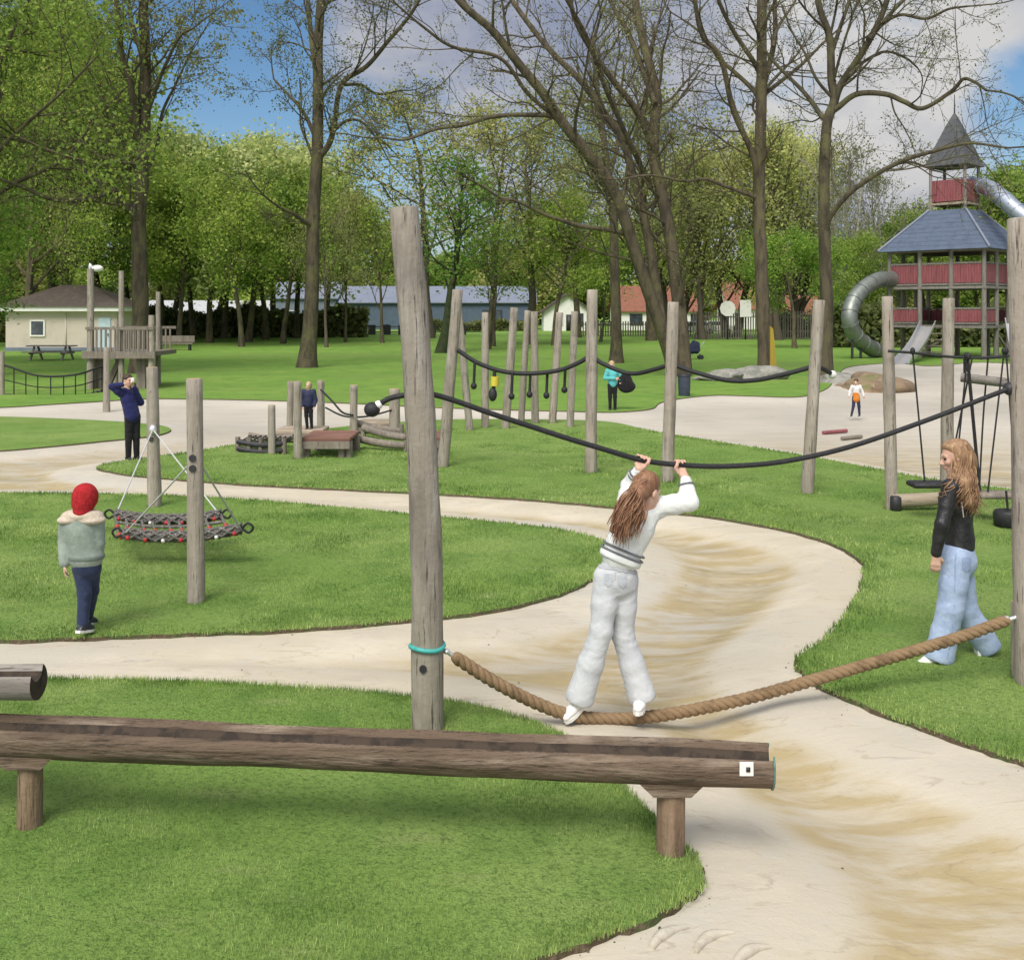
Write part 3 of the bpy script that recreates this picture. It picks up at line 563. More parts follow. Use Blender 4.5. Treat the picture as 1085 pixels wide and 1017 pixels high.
kind('vase', 'leaf_green', 'bark', 3, .36, .2, 42, 10, .22, .15, 4.4, dict(BP, main=11, mang=(15, 38), up=.02), nstem=1)
PROTO = {}
def plant(key, name, label, px, py, top, width=1.0, group=None, d=None, cat='tree', rot=None):
    b = W(px, py) if d is None else np.array([(px-CX)*d/F, d, 0.]); ht = (py-top)*b[1]/F if d is None else H+(YH-top)*d/F
    hgt = KINDS[key][5][1]
    if key not in PROTO:
        lm, bk, per, sp, sz, a, k = KINDS[key]; out, leaf, rg = grow_tree(*a, **k)
        t = make_tree(name, label, cat, np.zeros(3), out, leaf, rg, M[lm], M[bk], per, sp, sz); PROTO[key] = t
    else:
        t = copy_tree(PROTO[key]); t.name = name
        for c in t.children: c.name = c.name.split('.')[0]
    t['label'] = label; t['category'] = cat
    if 'group' in t: del t['group']
    if group: t['group'] = group
    t.location = Vector(b); s = ht/hgt; t.scale = (s*width, s*width, s); t.rotation_euler = (0, 0, rot if rot is not None else (px*1.7+py) % 6.28)
    return t
g = 'trees of the leafy grove on the left'; lab = 'slim leafy tree in the spring-green grove beyond the left lawn'
for i, (px, d, top, w) in enumerate([(172, 86, 150, 1), (190, 78, 165, 1.05), (206, 92, 138, 1), (222, 82, 150, 1.1), (238, 95, 140, 1.1), (256, 73, 175, 1), (263, 84, 135, 1.1), (282, 92, 145, 1), (300, 80, 165, 1.05), (314, 96, 150, 1.1), (182, 104, 150, 1.3), (230, 108, 145, 1.3), (290, 110, 150, 1.3), (345, 106, 175, 1.2)]):
    plant(['grove1', 'grove2', 'blossom', 'grove1', 'grove2', 'grove1', 'blossom'][i % 7] if i < 10 else 'grove2', 'grove_tree', lab, px, 0, top, w, g, d)
g = 'tall trees behind the cream hut'; lab = 'tall deep-green tree crowding the left edge behind the cream hut'
for px, d, top, w, k in [(-60, 70, -20, .9, 'overhang'), (25, 66, -60, .8, 'overhang'), (70, 78, -40, .8, 'overhang'), (110, 92, 30, 1.2, 'grove2'), (-10, 88, 20, 1.4, 'grove3'), (60, 104, 60, 1.4, 'grove1'), (135, 106, 120, 1.3, 'grove1')]:
    plant(k, 'hut_tree', lab, px, 0, top, w, g, d)
plant('grove3', 'bushy_tree', 'bushy blue-green tree at the left edge beside the cream hut', -45, 0, 175, 1.3, d=50)
plant('overhang', 'overhanging_tree', 'big leafy tree hanging over the top left corner of the picture', -15, 0, -230, 1.0, d=40, rot=1.0)
plant('ivy', 'ivy_tree', 'dark ivy-covered tree directly right of the tallest post', 467, 0, 150, 1.1, d=62)
plant('olive1', 'olive_tree', 'tall olive tree behind the blue barn right of the tallest post', 455, 0, 80, 1.35, d=96)
plant('olive2', 'olive_tree', 'olive budding tree with split trunk behind the rope-course posts', 520, 0, 95, 1.25, d=74, rot=2)
plant('vase', 'vase_tree', 'small vase-shaped tree with dark forked trunk in front of the blue barn', 518, 0, 235, 1.0, d=68)
plant('vase', 'vase_tree', 'slender vase-shaped young tree between the lone tall tree and the tallest post', 405, 0, 215, .9, d=82, rot=4)
plant('olive1', 'slender_tree', 'thin multi-branched olive tree just right of the lone tall tree', 346, 0, 200, .75, d=72, rot=1)
plant('olive2', 'slender_tree', 'thin leaning olive tree beside the corner of the blue barn', 366, 0, 190, .7, d=84, rot=3)
plant('olive1', 'olive_tree', 'broad olive tree standing before the white gabled house', 560, 0, 105, 1.4, d=78, rot=5)
plant('grove1', 'stout_tree', 'stout dark-trunked tree before the white gabled house', 587, 0, 190, 1.0, d=76)
plant('olive2', 'olive_tree', 'tall olive tree behind the leaning multi-stem tree', 690, 0, 75, 1.3, d=88)
plant('olive2', 'olive_tree', 'rounded olive tree between the blue barn and the white gabled house', 612, 0, 150, 1.35, d=98)
plant('vase', 'gnarled_tree', 'short gnarled tree beside the red-roofed house', 636, 0, 250, 1.0, d=84, rot=2)
g = 'pale willow-like trees before the tower'; lab = 'pale yellow-green upright tree in the row between the red-roofed house and the tower'
for px, d, top, w, k in [(742, 92, 155, 1.1, 'pale1'), (775, 100, 140, 1.2, 'pale2'), (820, 90, 128, 1.15, 'pale1'), (846, 98, 140, 1.1, 'pale2'), (716, 104, 170, 1.2, 'pale2')]:
    plant(k, 'willow_tree', lab, px, 0, top, w, g, d)
g = 'bare birch-like trees left of the tower'; lab = 'bare whitish tree with fine upright twigs left of the tower'
for px, d, top, w in [(905, 80, 128, 1.0), (932, 88, 165, 1.0), (890, 94, 150, 1.1), (955, 92, 200, 1.1)]: plant('bare1', 'bare_tree', lab, px, 0, top, w, g, d)
plant('grove3', 'small_tree', 'dark leafy small tree between the two tall bare trunks', 842, 0, 235, 1.1, d=70)
plant('grove2', 'small_tree', 'bright green rounded tree left of the spiral slide', 905, 0, 240, 1.1, d=74)
g = 'trees behind the tower'; lab = 'leafy green tree partly hidden behind the play tower'
for px, d, top, w in [(985, 90, 215, 1.3), (1040, 84, 195, 1.3), (1085, 76, 165, 1.2), (1125, 86, 160, 1.3), (1010, 110, 210, 1.6), (950, 104, 230, 1.6)]: plant('grove2', 'tower_tree', lab, px, 0, top, w, g, d)
g = 'distant trees behind the buildings'; lab = 'distant tree of the light green belt behind the low buildings'
for i, px in enumerate(range(-260, 1380, 38)):
    plant(['belt', 'belt', 'belt_olive', 'belt', 'belt_olive'][(i*7) % 5], 'distant_tree', lab, px+(i*37 % 23)-11, 0, 225+(i*53 % 60), 1.5, g, 172+(i*29 % 40))
def hedge(name, label, x0, y0, x1, y1, h, w, seed, lm='leaf_hedge', n=9000):
    rg = np.random.default_rng(seed); a = np.array([x0, y0]); b = np.array([x1, y1]); L = np.linalg.norm(b-a); t = (b-a)/L; nn_ = np.array([-t[1], t[0]])
    th = thing(name, label, 'hedge', [*((a+b)/2), 0])
    u = rg.random(n); v = rg.uniform(-.5, .5, n)*w; z = h*rg.random(n)**.7*(.9+.12*np.sin(u*L*.7)+.06*np.sin(u*L*2.3))
    C = np.column_stack([a+(b-a)*u[:, None]+nn_*v[:, None], z]); V = leafcloud(rg, [C], 1, .1, .42); mb = MB(); mb.add(V, np.arange(len(V)).reshape(-1, 4)); mb.build('crown', M[lm], th, smooth=False)
    st = MB()
    for k in range(int(L/1.2)):
        p = a+(b-a)*(k+.5)/int(L/1.2); st.tube([[*p, -.05], [p[0]+rg.normal()*.2, p[1], h*.8]], [.05, .02], 5)
    st.build('trunk', M['twig'], th); return th
hedge('clipped_hedge', 'long dark hedge closing the leafy grove on the left', -36, 96, -14, 100, 2.9, 1.6, 51, n=16000)
hedge('clipped_hedge', 'dark shrubbery along the foot of the blue barn', -13, 130, 2, 131, 1.3, 1.0, 52, n=4000)
hedge('clipped_hedge', 'dark undergrowth behind the play tower', 22, 72, 52, 74, 2.8, 2, 53, n=14000)
hedge('clipped_hedge', 'dark undergrowth behind the cream hut', -60, 82, -34, 84, 3.2, 2, 54, n=12000)
hedge('clipped_hedge', 'low green hedge far off between the picket fence and the tower', 24, 100, 48, 101, 2.4, 1.6, 55, 'leaf_deep')
# ------------------------------------------------------------------ buildings far off
M['cream_wall'] = pm('cream_board_wall', (.53, .465, .40), [((.44, .39, .335), 1.2, I, .45, .65, .6)], [(7, (.05, .05, 5), .01)], rough=.8)
M['roof_brown'] = pm('brown_felt_roof', (.075, .06, .05), [((.11, .09, .07), 3, I, .45, .7, .7)], [(9, I, .02)], rough=.9)
M['roof_blue'] = pm('blue_grey_sheet_roof', (.19, .215, .275), [((.15, .17, .22), .6, I, .45, .7, .6)], rough=.5)
M['blue_wall'] = pm('slate_blue_boards', (.085, .115, .165), [((.065, .09, .125), 1.2, I, .45, .65, .6)], rough=.8)
M['grey_wall'] = pm('grey_render', (.16, .19, .24), [((.12, .14, .18), 1, I, .45, .65, .6)], rough=.8)
M['pale_roof'] = pm('pale_sheet_roof', (.42, .43, .44), [((.33, .34, .36), 1, I, .45, .65, .6)], rough=.6)
M['tile_red'] = pm('red_roof_tiles', (.23, .095, .06), [((.16, .07, .05), 1.5, I, .45, .65, .6), ((.3, .15, .1), 4, I, .55, .7, .5)], [(8, I, .03)], rough=.85)
M['lightdoor'] = pm('pale_blue_door', (.45, .55, .62), [((.35, .44, .5), 2, I, .45, .65, .5)], rough=.6)
M['picket'] = pm('dark_picket_wood', (.13, .115, .1), [((.2, .18, .16), 3, I, .5, .7, .7)], rough=.9)
def gable(mb, x0, x1, y0, y1, ze, zr, ov=.4, th=.15):       # ridge along x
    ym = (y0+y1)/2; sl = (zr-ze)/((y1-y0)/2)
    for s, ya in ((1, y0-ov), (-1, y1+ov)):
        za = ze-ov*sl
        V = [(x0-ov, ya, za), (x1+ov, ya, za), (x1+ov, ym, zr), (x0-ov, ym, zr)]
        V = V+[(a, b, c-th) for a, b, c in V]
        q = [(0, 1, 2, 3), (7, 6, 5, 4), (0, 4, 5, 1), (1, 5, 6, 2), (2, 6, 7, 3), (3, 7, 4, 0)]
        mb.add(V, q if s > 0 else [f[::-1] for f in q])
def gable_wall(mb, x0, x1, y0, y1, ze, zr):
    ym = (y0+y1)/2
    for x in (x0, x1): mb.add([(x, y0, 0), (x, y1, 0), (x, y1, ze), (x, ym, zr-.16), (x, y0, ze)], tris=[(0, 1, 2), (0, 2, 3), (0, 3, 4)])
    for y in (y0, y1): mb.add([(x0, y, 0), (x1, y, 0), (x1, y, ze), (x0, y, ze)], [(0, 1, 2, 3)])
def window(parent, c, w, h, frame, axis='x', name='window'):
    f = MB(); t = .09; dx = np.array([1., 0, 0]) if axis == 'x' else np.array([0, 1., 0])
    for s in (-1, 1):
        f.box(np.array(c)+dx*s*w/2, (t, .1, h+t) if axis == 'x' else (.1, t, h+t)); f.box(np.array(c)+np.array([0, 0, s*h/2]), (w-t, .1, t) if axis == 'x' else (.1, w-t, t))
    fo = f.build(name, frame, parent, smooth=False)
    g = MB(); g.box(c, (w-t, .04, h-t) if axis == 'x' else (.04, w-t, h-t)); g.build('pane', M['glass'], fo, smooth=False); return fo
# cream hut
y0 = 65.; xa = D(6, 0, y0)[0]; xb = D(124, 0, y0)[0]; hut = thing('park_hut', 'low cream hut with a brown hipped roof and one small window', 'hut', [(xa+xb)/2, y0, 0]); wv = np.array([0, y0, 0])
zt = 2.55
m = MB(); m.box(((xa+xb)/2, y0+2, zt/2-.1), (xb-xa, 4, zt+.2)); m.build('wall', M['cream_wall'], hut, smooth=False)
m = MB(); m.box(((xa+xb)/2, y0+2, zt+.1), (xb-xa+.9, 4.9, .28)); m.build('fascia', M['white'], hut, smooth=False)
m = MB(); ex = .55; A = [(xa-ex, y0-ex, zt+.24), (xb+ex, y0-ex, zt+.24), (xb+ex, y0+4+ex, zt+.24), (xa-ex, y0+4+ex, zt+.24), (xa+2.6, y0+2, zt+1.65), (xa+4.6, y0+2, zt+1.65)]
m.add(A, [(0, 1, 5, 4), (2, 3, 4, 5)], [(1, 2, 5), (3, 0, 4)]); m.add(A[:4], [(3, 2, 1, 0)]); m.build('roof', M['roof_brown'], hut, smooth=False)
window(hut, (D(40, 0, y0)[0], y0-.03, 1.45), .85, .95, M['white'])
m = MB(); m.box((D(111, 0, y0)[0], y0-.03, 1.05), (.75, .08, 2.1)); dr = m.build('door', M['lightdoor'], hut, smooth=False); m = MB(); m.box((D(115, 0, y0)[0], y0-.1, 1.05), (.05, .06, .16)); m.build('handle', M['dark_metal'], dr)
m = MB(); m.box((D(70, 0, y0)[0], y0-.01, 1.2), (.08, .05, 2.4)); m.build('drainpipe', M['cream_wall'], hut)
m = MB(); m.box(((xa+xb)/2, y0-.05, .12), (xb-xa+.04, .14, .24)); m.build('plinth', M['grey_wall'], hut, smooth=False)
# long blue barn
def house(name, label, d, px0, px1, dep, ze, zr, wall, roof, cat='building'):
    x0 = D(px0, 0, d)[0]; x1 = D(px1, 0, d)[0]; h = thing(name, label, cat, [(x0+x1)/2, d, 0])
    m = MB(); gable_wall(m, x0, x1, d, d+dep, ze, zr); m.build('wall', wall, h, smooth=False)
    m = MB(); gable(m, x0, x1, d, d+dep, ze, zr); m.build('roof', roof, h, smooth=False); return h, x0, x1
b, x0, x1 = house('barn', 'long low slate-blue barn with a grey metal roof', 142, 362, 566, 12, 3.9, 6.1, M['blue_wall'], M['roof_blue'])
m = MB()
m.box((x0+.2, 141.97, 1.95), (.3, .1, 3.7))
m.build('corner_board', M['white'], b, smooth=False)
for k in range(2):
    window(b, (x0+11+k*9.6, 141.96, 1.9), 2.6, 1.5, M['dark_metal'])
b, x0, x1 = house('barn', 'grey-blue shed half hidden by the grove, left of the long blue barn', 150, 288, 356, 11, 4.6, 6.9, M['grey_wall'], M['roof_blue'])
window(b, (x0+3, 149.96, 2), 1.8, 1.2, M['white']); m = MB(); m.box((x0+6.5, 149.96, 1.3), (2.2, .1, 2.6)); m.build('door', M['dark_metal'], b)
b, x0, x1 = house('barn', 'far pale low building seen between the grove trunks', 165, 150, 285, 10, 2.2, 4.3, M['grey_wall'], M['pale_roof'])
window(b, (x1-5, 164.96, 1.4), 2, 1.1, M['white'])
# white gabled house, its gable facing us
d = 132; x0, x1 = D(576, 0, d)[0], D(627, 0, d)[0]; h = thing('gabled_house', 'small white gabled house with dark roof edge', 'house', [(x0+x1)/2, d, 0]); xm = (x0+x1)/2; ze, zr = 2.7, 4.9
m = MB(); m.add([(x0, d, 0), (x1, d, 0), (x1, d, ze), (xm, d, zr-.2), (x0, d, ze)], tris=[(0, 1, 2), (0, 2, 3), (0, 3, 4)])
for x in (x0, x1): m.add([(x, d, 0), (x, d+9, 0), (x, d+9, ze), (x, d, ze)], [(0, 1, 2, 3)])
m.build('wall', M['white'], h, smooth=False); m = MB()
for s in (-1, 1):
    xe = xm+s*(x1-x0)/2+s*.5; m.add([(xe, d-.5, ze-.35), (xm, d-.5, zr), (xm, d+9, zr), (xe, d+9, ze-.35), (xe, d-.5, ze-.6), (xm, d-.5, zr-.25), (xm, d+9, zr-.25), (xe, d+9, ze-.6)], [(0, 1, 2, 3), (4, 5, 1, 0), (7, 6, 5, 4), (2, 6, 7, 3)])
m.build('roof', M['roof_brown'], h, smooth=False)
window(h, (xm-1.2, d-.03, 1.5), 1.2, 1.5, M['white']); window(h, (xm+1.3, d-.03, 1.4), 1.3, 1.6, M['dark_metal'])
m = MB(); m.box((xm+.2, d-.04, 1.05), (.8, .08, 2.1)); m.build('door', M['dark_metal'], h)
b, x0, x1 = house('tiled_house', 'white house with a red tiled roof behind the leaning tree', 138, 654, 738, 10, 2.8, 6.0, M['white'], M['tile_red'], 'house')
for k, w_ in enumerate((1.6, 2.2, 1.4)): window(b, (x0+2.5+k*4, 137.96, 1.4), w_, 1.4, M['dark_metal'])
m = MB(); m.box((x0+9, 143, 6.4), (.7, .7, 1.6)); m.build('chimney', M['tile_red'], b)
m = MB(); m.add([(x0-.02, 137.5, 2.6), (x0-.02, 143, 6.9), (x0-.02, 148.5, 2.6)], tris=[(0, 1, 2)]); m.build('gable_board', M['white'], b)
b, x0, x1 = house('tiled_house', 'narrow red-tiled house between the two tall bare trunks', 146, 772, 800, 8, 3.2, 6.8, M['white'], M['tile_red'], 'house'); window(b, (x0+1.5, 145.96, 1.6), 1.2, 1.2, M['dark_metal'])
b, x0, x1 = house('tiled_house', 'red-tiled house glimpsed behind the tree with the long low branch', 118, 842, 882, 8, 2.3, 4.4, M['tile_red'], M['tile_red'], 'house'); window(b, (x0+2, 117.96, 1.4), 1.4, 1.1, M['white'])
# picket fence and what stands along it
def fence(name, label, xa, xb, d, h, step, parent_post=True, mat=None):
    f = thing(name, label, 'fence', [(xa+xb)/2, d, 0]); m = MB(); rg = np.random.default_rng(int(d*7))
    n = int((xb-xa)/step)
    for k in range(n): m.box((xa+k*step, d, h*.5), (step*.5, .03, h*rg.uniform(.93, 1.04)))
    m.build('pickets', mat or M['picket'], f, smooth=False)['kind'] = 'stuff'
    m = MB()
    for z in (.3*h, .8*h): m.box(((xa+xb)/2, d+.04, z), (xb-xa, .04, .09))
    m.build('rail', mat or M['picket'], f, smooth=False)
    for k in range(int((xb-xa)/4)+1):
        m = MB(); m.box((xa+k*4, d+.09, h*.54), (.12, .12, h*1.08)); m.build('post', mat or M['picket'], f, smooth=False)
    return f
fence('picket_fence', 'dark picket fence between the leaning tree and the tower', D(735, 0, 92)[0], D(905, 0, 92)[0], 92, 2.5, .22)
fence('picket_fence', 'low dark fence in front of the red-roofed house', D(610, 0, 104)[0], D(735, 0, 104)[0], 104, 1.5, .25)
fence('wire_fence', 'thin dark fence before the blue barn', D(330, 0, 110)[0], D(520, 0, 110)[0], 110, 1.1, 1.6, mat=M['dark_metal'])
for i, (px, py, w, h_, lb) in enumerate([(771, 327, 1.15, 1.45, 'round-cornered white notice panel on the picket fence'), (790, 327, 1.0, 1.5, 'square white notice panel on the picket fence')]):
    c = D(px, py, 91.6); s = thing('notice_panel', lb, 'sign', [c[0], 91.6, 0]); m = MB()
    (m.box(c, (w, .06, h_), bev=.02) if i else m.tube([c+np.array([0, -.03, 0]), c+np.array([0, .03, 0])], .7, 10)); m.build('board', M['white'], s, smooth=False); m = MB(); m.box((c[0], 91.68, c[2]/2), (.1, .08, c[2])); m.build('post', M['dark_metal'], s)
def car(px, d, col, label):
    c = D(px, 0, d); t = thing('parked_car', label, 'car', [c[0], d, 0], None); x = c[0]
    m = MB(); prof = [(-2.0, .35), (-2.05, .8), (-1.3, .95), (-.8, 1.42), (.9, 1.45), (1.5, .98), (2.0, .85), (2.05, .35)]
    n = len(prof); V = [(x+a, d+s*(.8 if z < 1 else .65), z) for s in (-1, 1) for a, z in prof]
    m.add(V, [(k, k+1, n+k+1, n+k) for k in range(n-1)]+[(n-1, 0, n, 2*n-1)], [(0, k+1, k) for k in range(1, n-1)]+[(n, n+k, n+k+1) for k in range(1, n-1)]); m.build('body', col, t, smooth=False)
    m = MB(); m.add([(x-1.1, d-.79, 1.0), (x+1.3, d-.79, 1.0), (x+.85, d-.7, 1.36), (x-.75, d-.7, 1.36)], [(0, 1, 2, 3)]); m.build('window', M['glass'], t, smooth=False)
    for s in (-1.25, 1.3): m = MB(); m.tube([(x+s, d-.85, .32), (x+s, d-.6, .32)], .32, 14); m.build('wheel', M['black'], t)
for px, d, c, lb in [(738, 112, M['white'], 'white parked car behind the left end of the picket fence'), (757, 116, M['white'], 'white parked car behind the picket fence left of the notice panels'), (828, 114, M['grey_wall'], 'grey-blue parked car behind the picket fence right of the notice panels')]: car(px, d, c, lb)
# ------------------------------------------------------------------ play tower
N_ = np.array([24.1, 53.0]); tw = thing('play_tower', 'tall wooden play tower with red railings, blue roof and pointed spire', 'play tower', [24.1, 56.54, 0]); tw_c = np.array([24.1, 56.54, 0])
RT = np.array([[math.cos(R(45)), -math.sin(R(45)), 0], [math.sin(R(45)), math.cos(R(45)), 0], [0, 0, 1]])
def T(x, y, z): return tw_c+RT@np.array([x, y, z], float)
def tbox(m, c, s): m.box(T(*c), s, M=RT)
h = 2.5
M['roof_slate'] = pm('blue_slate_roof', (.10, .13, .195), [((.075, .1, .15), 2, I, .45, .65, .7)], [(6, (.1, .1, 9), .05)], rough=.55)
M['spire'] = pm('weathered_spire_shingle', (.075, .08, .092), [((.1, .1, .1), 3, I, .45, .65, .8), ((.15, .145, .08), 1.2, I, .55, .7, .5)], [(12, I, .03)], rough=.85)
for x in (-h, -.83, .83, h):
    for y in (-h, -.83, .83, h):
        if abs(x) < h and abs(y) < h: continue
        m = MB(); m.tube([T(x, y, -.05), T(x, y, 5.95)], [.14, .11], 9, wob=.02, seed=int(abs(x*9+y*5+50))); m.build('post', M['post_dark'] if y > -2 and x > -2 else M['tower_post'], tw)
for z in (1.7, 3.75):
    m = MB(); tbox(m, (0, 0, z), (2*h+.25, 2*h+.25, .14)); m.build('deck', M['tower_post'], tw, smooth=False)
m = MB(); tbox(m, (0, 0, 5.68), (2*h+.2, 2*h+.2, .1)); m.build('ceiling', M['post_dark'], tw, smooth=False)
for z0, z1, skip in ((1.88, 2.66, True), (3.92, 5.02, False)):
    for ax in (0, 1):
        for s in (-1, 1):
            for k in range(3):
                if skip and ax == 1 and s == -1 and k == 1: continue
                if skip and ax == 0 and s == -1 and k == 1: continue
                c = (-1.665+k*1.665); m = MB()
                for q in range(11):
                    o_ = c+(-.7+q*.14); p = (o_, s*(h-.02), (z0+z1)/2) if ax == 1 else (s*(h-.02), o_, (z0+z1)/2)
                    m.box(T(*p), (.128, .035, z1-z0-.14) if ax == 1 else (.035, .128, z1-z0-.14), M=RT)
                for zz in (z0, z1):
                    p = (c, s*(h-.02), zz) if ax == 1 else (s*(h-.02), c, zz); m.box(T(*p), (1.6, .09, .09) if ax == 1 else (.09, 1.6, .09), M=RT, mi=1)
                m.build('railing', [M['red_wood'], M['tower_post']], tw, smooth=False)
def frustum(m, r0, z0, r1, z1, th=.1):
    A = [T(sx*r0, sy*r0, z0) for sx, sy in ((-1, -1), (1, -1), (1, 1), (-1, 1))]+[T(sx*r1, sy*r1, z1) for sx, sy in ((-1, -1), (1, -1), (1, 1), (-1, 1))]
    m.add(A, [(k, (k+1) % 4, 4+(k+1) % 4, 4+k) for k in range(4)]+[(3, 2, 1, 0), (4, 5, 6, 7)])
m = MB(); r0, r1, z0, z1, n = 2.95, .98, 5.72, 7.95, 9
for k in range(n):
    a, b2 = k/n, (k+1)/n; ra, rb_ = r0+(r1-r0)*a, r0+(r1-r0)*b2; frustum(m, ra+.03, z0+(z1-z0)*a, rb_, z0+(z1-z0)*b2+.02)
rf = m.build('roof', M['roof_slate'], tw, smooth=False)
for sx, sy in ((-1, -1), (1, -1), (-1, 1), (1, 1)):
    m = MB(); m.tube([T(sx*r0, sy*r0, z0+.05), T(sx*r1, sy*r1, z1+.06)], .07, 6); m.build('hip_cap', M['roof_blue'], rf)
for sx, sy in ((-1, -1), (1, -1), (-1, 1), (1, 1)):
    m = MB(); m.tube([T(sx*.92, sy*.92, 7.5), T(sx*.92, sy*.92, 10.5)], .09, 8); m.build('lantern_post', M['tower_post'], tw)
m = MB(); tbox(m, (0, 0, 8.3), (2.0, 2.0, .12)); m.build('lantern_deck', M['plank'], tw, smooth=False)
for ax in (0, 1):
    for s in (-1, 1):
        m = MB()
        for q in range(12):
            o_ = -.8+q*.145; p = (o_, s*.93, 9.0) if ax else (s*.93, o_, 9.0); m.box(T(*p), (.135, .04, 1.15) if ax else (.04, .135, 1.15), M=RT)
        m.build('lantern_railing', M['red_wood'] if not (ax == 0 and s == 1) else M['plank'], tw, smooth=False)
m = MB(); r0, r1, z0, z1, n = 1.12, .05, 10.35, 13.25, 8
for k in range(n):
    a, b2 = k/n, (k+1)/n; f0 = lambda t: r0*(1-t)**.93+.04; frustum(m, f0(a)+.015, z0+(z1-z0)*a, f0(b2), z0+(z1-z0)*b2+.02)
sp = m.build('spire', M['spire'], tw, smooth=False); m = MB(); m.tube([T(0, 0, 13), T(0, 0, 14.3)], [.05, .02], 6); m.build('finial', M['dark_metal'], sp)
# slides: parts of the tower
def tubeslide(pts, r, name='tube_slide', mt='tube_steel'):
    P = smooth_path([D(*p) for p in pts], 7); m = MB(); m.tube(P, r, 16, cap=False); m.tube(P, r*.93, 16, cap=False)
    for k in range(0, len(P)-1, 5): m.tube([P[k], P[k]+(P[k+1]-P[k])*.3], r*1.09, 16)
    return m.build(name, M[mt], tw)
tubeslide([(944, 296, 56.5), (930, 297, 55.7), (915, 306, 55), (904, 320, 54.5), (900, 338, 54.2), (906, 355, 54.5), (918, 366, 55.2), (934, 374, 56.2)], .42)
for px, dd2 in ((903, 54.3), (912, 54.7), (928, 55.6)): m = MB(); b_ = D(px, 0, dd2); m.tube([(b_[0], dd2, -.05), (b_[0], dd2, 2.6 if px < 910 else 1)], .07, 7); m.build('slide_support', M['dark_metal'], tw)
tubeslide([(1030, 196, 57), (1046, 199, 55.5), (1062, 210, 54), (1080, 226, 53), (1105, 245, 52), (1140, 275, 51), (1180, 320, 50)], .43, mt='tube_bright')
for px, dd2, zt2 in ((1108, 52, 5.8), (1142, 51, 4.4)): m = MB(); b_ = D(px, 0, dd2); m.tube([(b_[0], dd2, -.05), (b_[0], dd2, zt2)], .09, 7); m.build('slide_support', M['dark_metal'], tw)
def chute(pa, pb, w, name='slide'):
    a, b = D(*pa), D(*pb); P = np.array([a+(b-a)*t+np.array([0, 0, -.25*math.sin(t*math.pi)]) for t in np.linspace(0, 1, 12)]); s = nrm(np.cross(b-a, [0, 0, 1]))
    m = MB(); prof = [(-w/2, .22), (-w/2, 0), (-w/4, -.05), (w/4, -.05), (w/2, 0), (w/2, .22)]
    V = np.array([[p+s*x+np.array([0, 0, z]) for x, z in prof] for p in P]); n = len(prof)
    q = [(i*n+k, i*n+k+1, (i+1)*n+k+1, (i+1)*n+k) for i in range(11) for k in range(n-1)]; m.add(V.reshape(-1, 3), q)
    for sgn in (-1, 1): m.tube(P+s*sgn*w/2+np.array([0, 0, .24]), .035, 6)
    return m.build(name, M['steel'], tw)
chute((983, 345, 54.2), (955, 386, 49.2), .75)
chute((1072, 342, 53.5), (1080, 380, 50.5), .6)
m = MB(); 
for k in range(5): m.beam(T(-2.6, -.9+k*.001, .35+k*.33), T(-2.6, .9, .35+k*.33), .05, .05)
for s in (-.85, .85): m.beam(T(-2.6, s, 0), T(-2.6, s, 1.8), .07, .07)
m.build('ladder', M['post_dark'], tw, smooth=False)
m = MB(); m.beam(T(-h, -.83, 1.3), T(-h, .83, .3), .1, .12); m.beam(T(-.83, -h, 1.4), T(.83, -h, .4), .1, .12); m.build('brace', M['post_dark'], tw, smooth=False)
# ------------------------------------------------------------------ posts
POSTS = []
def post(bx, by, tx, ty, w, label, name='wooden_post', group=None, mat='post', bend=0.0, bolts=(), seg=20, cat='post', taper=.92, foot=True):
    b = W(bx, by); d = b[1]; tp = D(tx, ty, d); r = w/2*d/F; n = 14; POSTS.append((b, r))
    P = np.array([b+(tp-b)*t for t in np.linspace(0, 1, n)]); P[:, 0] += bend*np.sin(np.linspace(0, np.pi, n)); P[0][2] -= .12
    rad = np.linspace(r*1.03, r*taper, n)
    m = MB(); m.tube(np.vstack([P[:-1], P[-1]-(P[-1]-P[-2])*.04, P[-1]]), np.r_[rad[:-1], rad[-1], rad[-1]*.9], seg, capmi=1, wob=.018, seed=int(bx*3+by))
    o = m.build(name, [M[mat], M['cut']], None, loc=b); tag(o, label, cat, group)
    for zf in bolts:
        p = b+(tp-b)*zf; m = MB(); m.tube([p+np.array([0, -r*.9, 0]), p+np.array([0, -r*1.12, 0])], .022*d/6.2 if d < 8 else .03, 10); m.build('bolt', M['dark_metal'], o)
    return o
tall = post(453, 778, 428, 220, 33, 'tallest bent wooden post with a teal strap, left end of the rope walk', bend=.045, bolts=(.135,), seg=36, taper=.94)
def post_at(o, z):
    V = np.array([v.co[:] for v in o.data.vertices])+np.array(o['_w']); s = V[np.abs(V[:, 2]-z) < .3]; return s.mean(0)[:2] if len(s) else np.array(o['_w'])[:2]
tc_ = D(452, 684, 6.15)
m = MB(); an = np.linspace(0, 2*np.pi, 33); c2 = D(452.5, 684, 6.139)
m.tube(np.stack([c2[0]+.098*np.cos(an), c2[1]+.098*np.sin(an), c2[2]+.006*np.sin(an*2)], 1), .014, 8, cap=False); m.build('strap', M['teal'], tall)
m = MB(); kn = D(473, 690, 6.15); m.ell(kn, (.022, .022, .016), 10, 6); m.tube([kn, D(482, 696, 6.17)], .012, 8); m.build('rope_shackle', M['steel'], tall)
right = post(1094, 730, 1085, 231, 34, 'thick wooden post at the right edge of the picture', seg=32, bolts=(.16,), taper=.95)
m = MB(); hk = D(1070, 412, 6.9); m.tube([hk, hk+np.array([.06, 0, 0])], .03, 10); m.ell(hk, (.045, .045, .045), 12, 8); m.build('rope_bracket', M['dark_metal'], right)
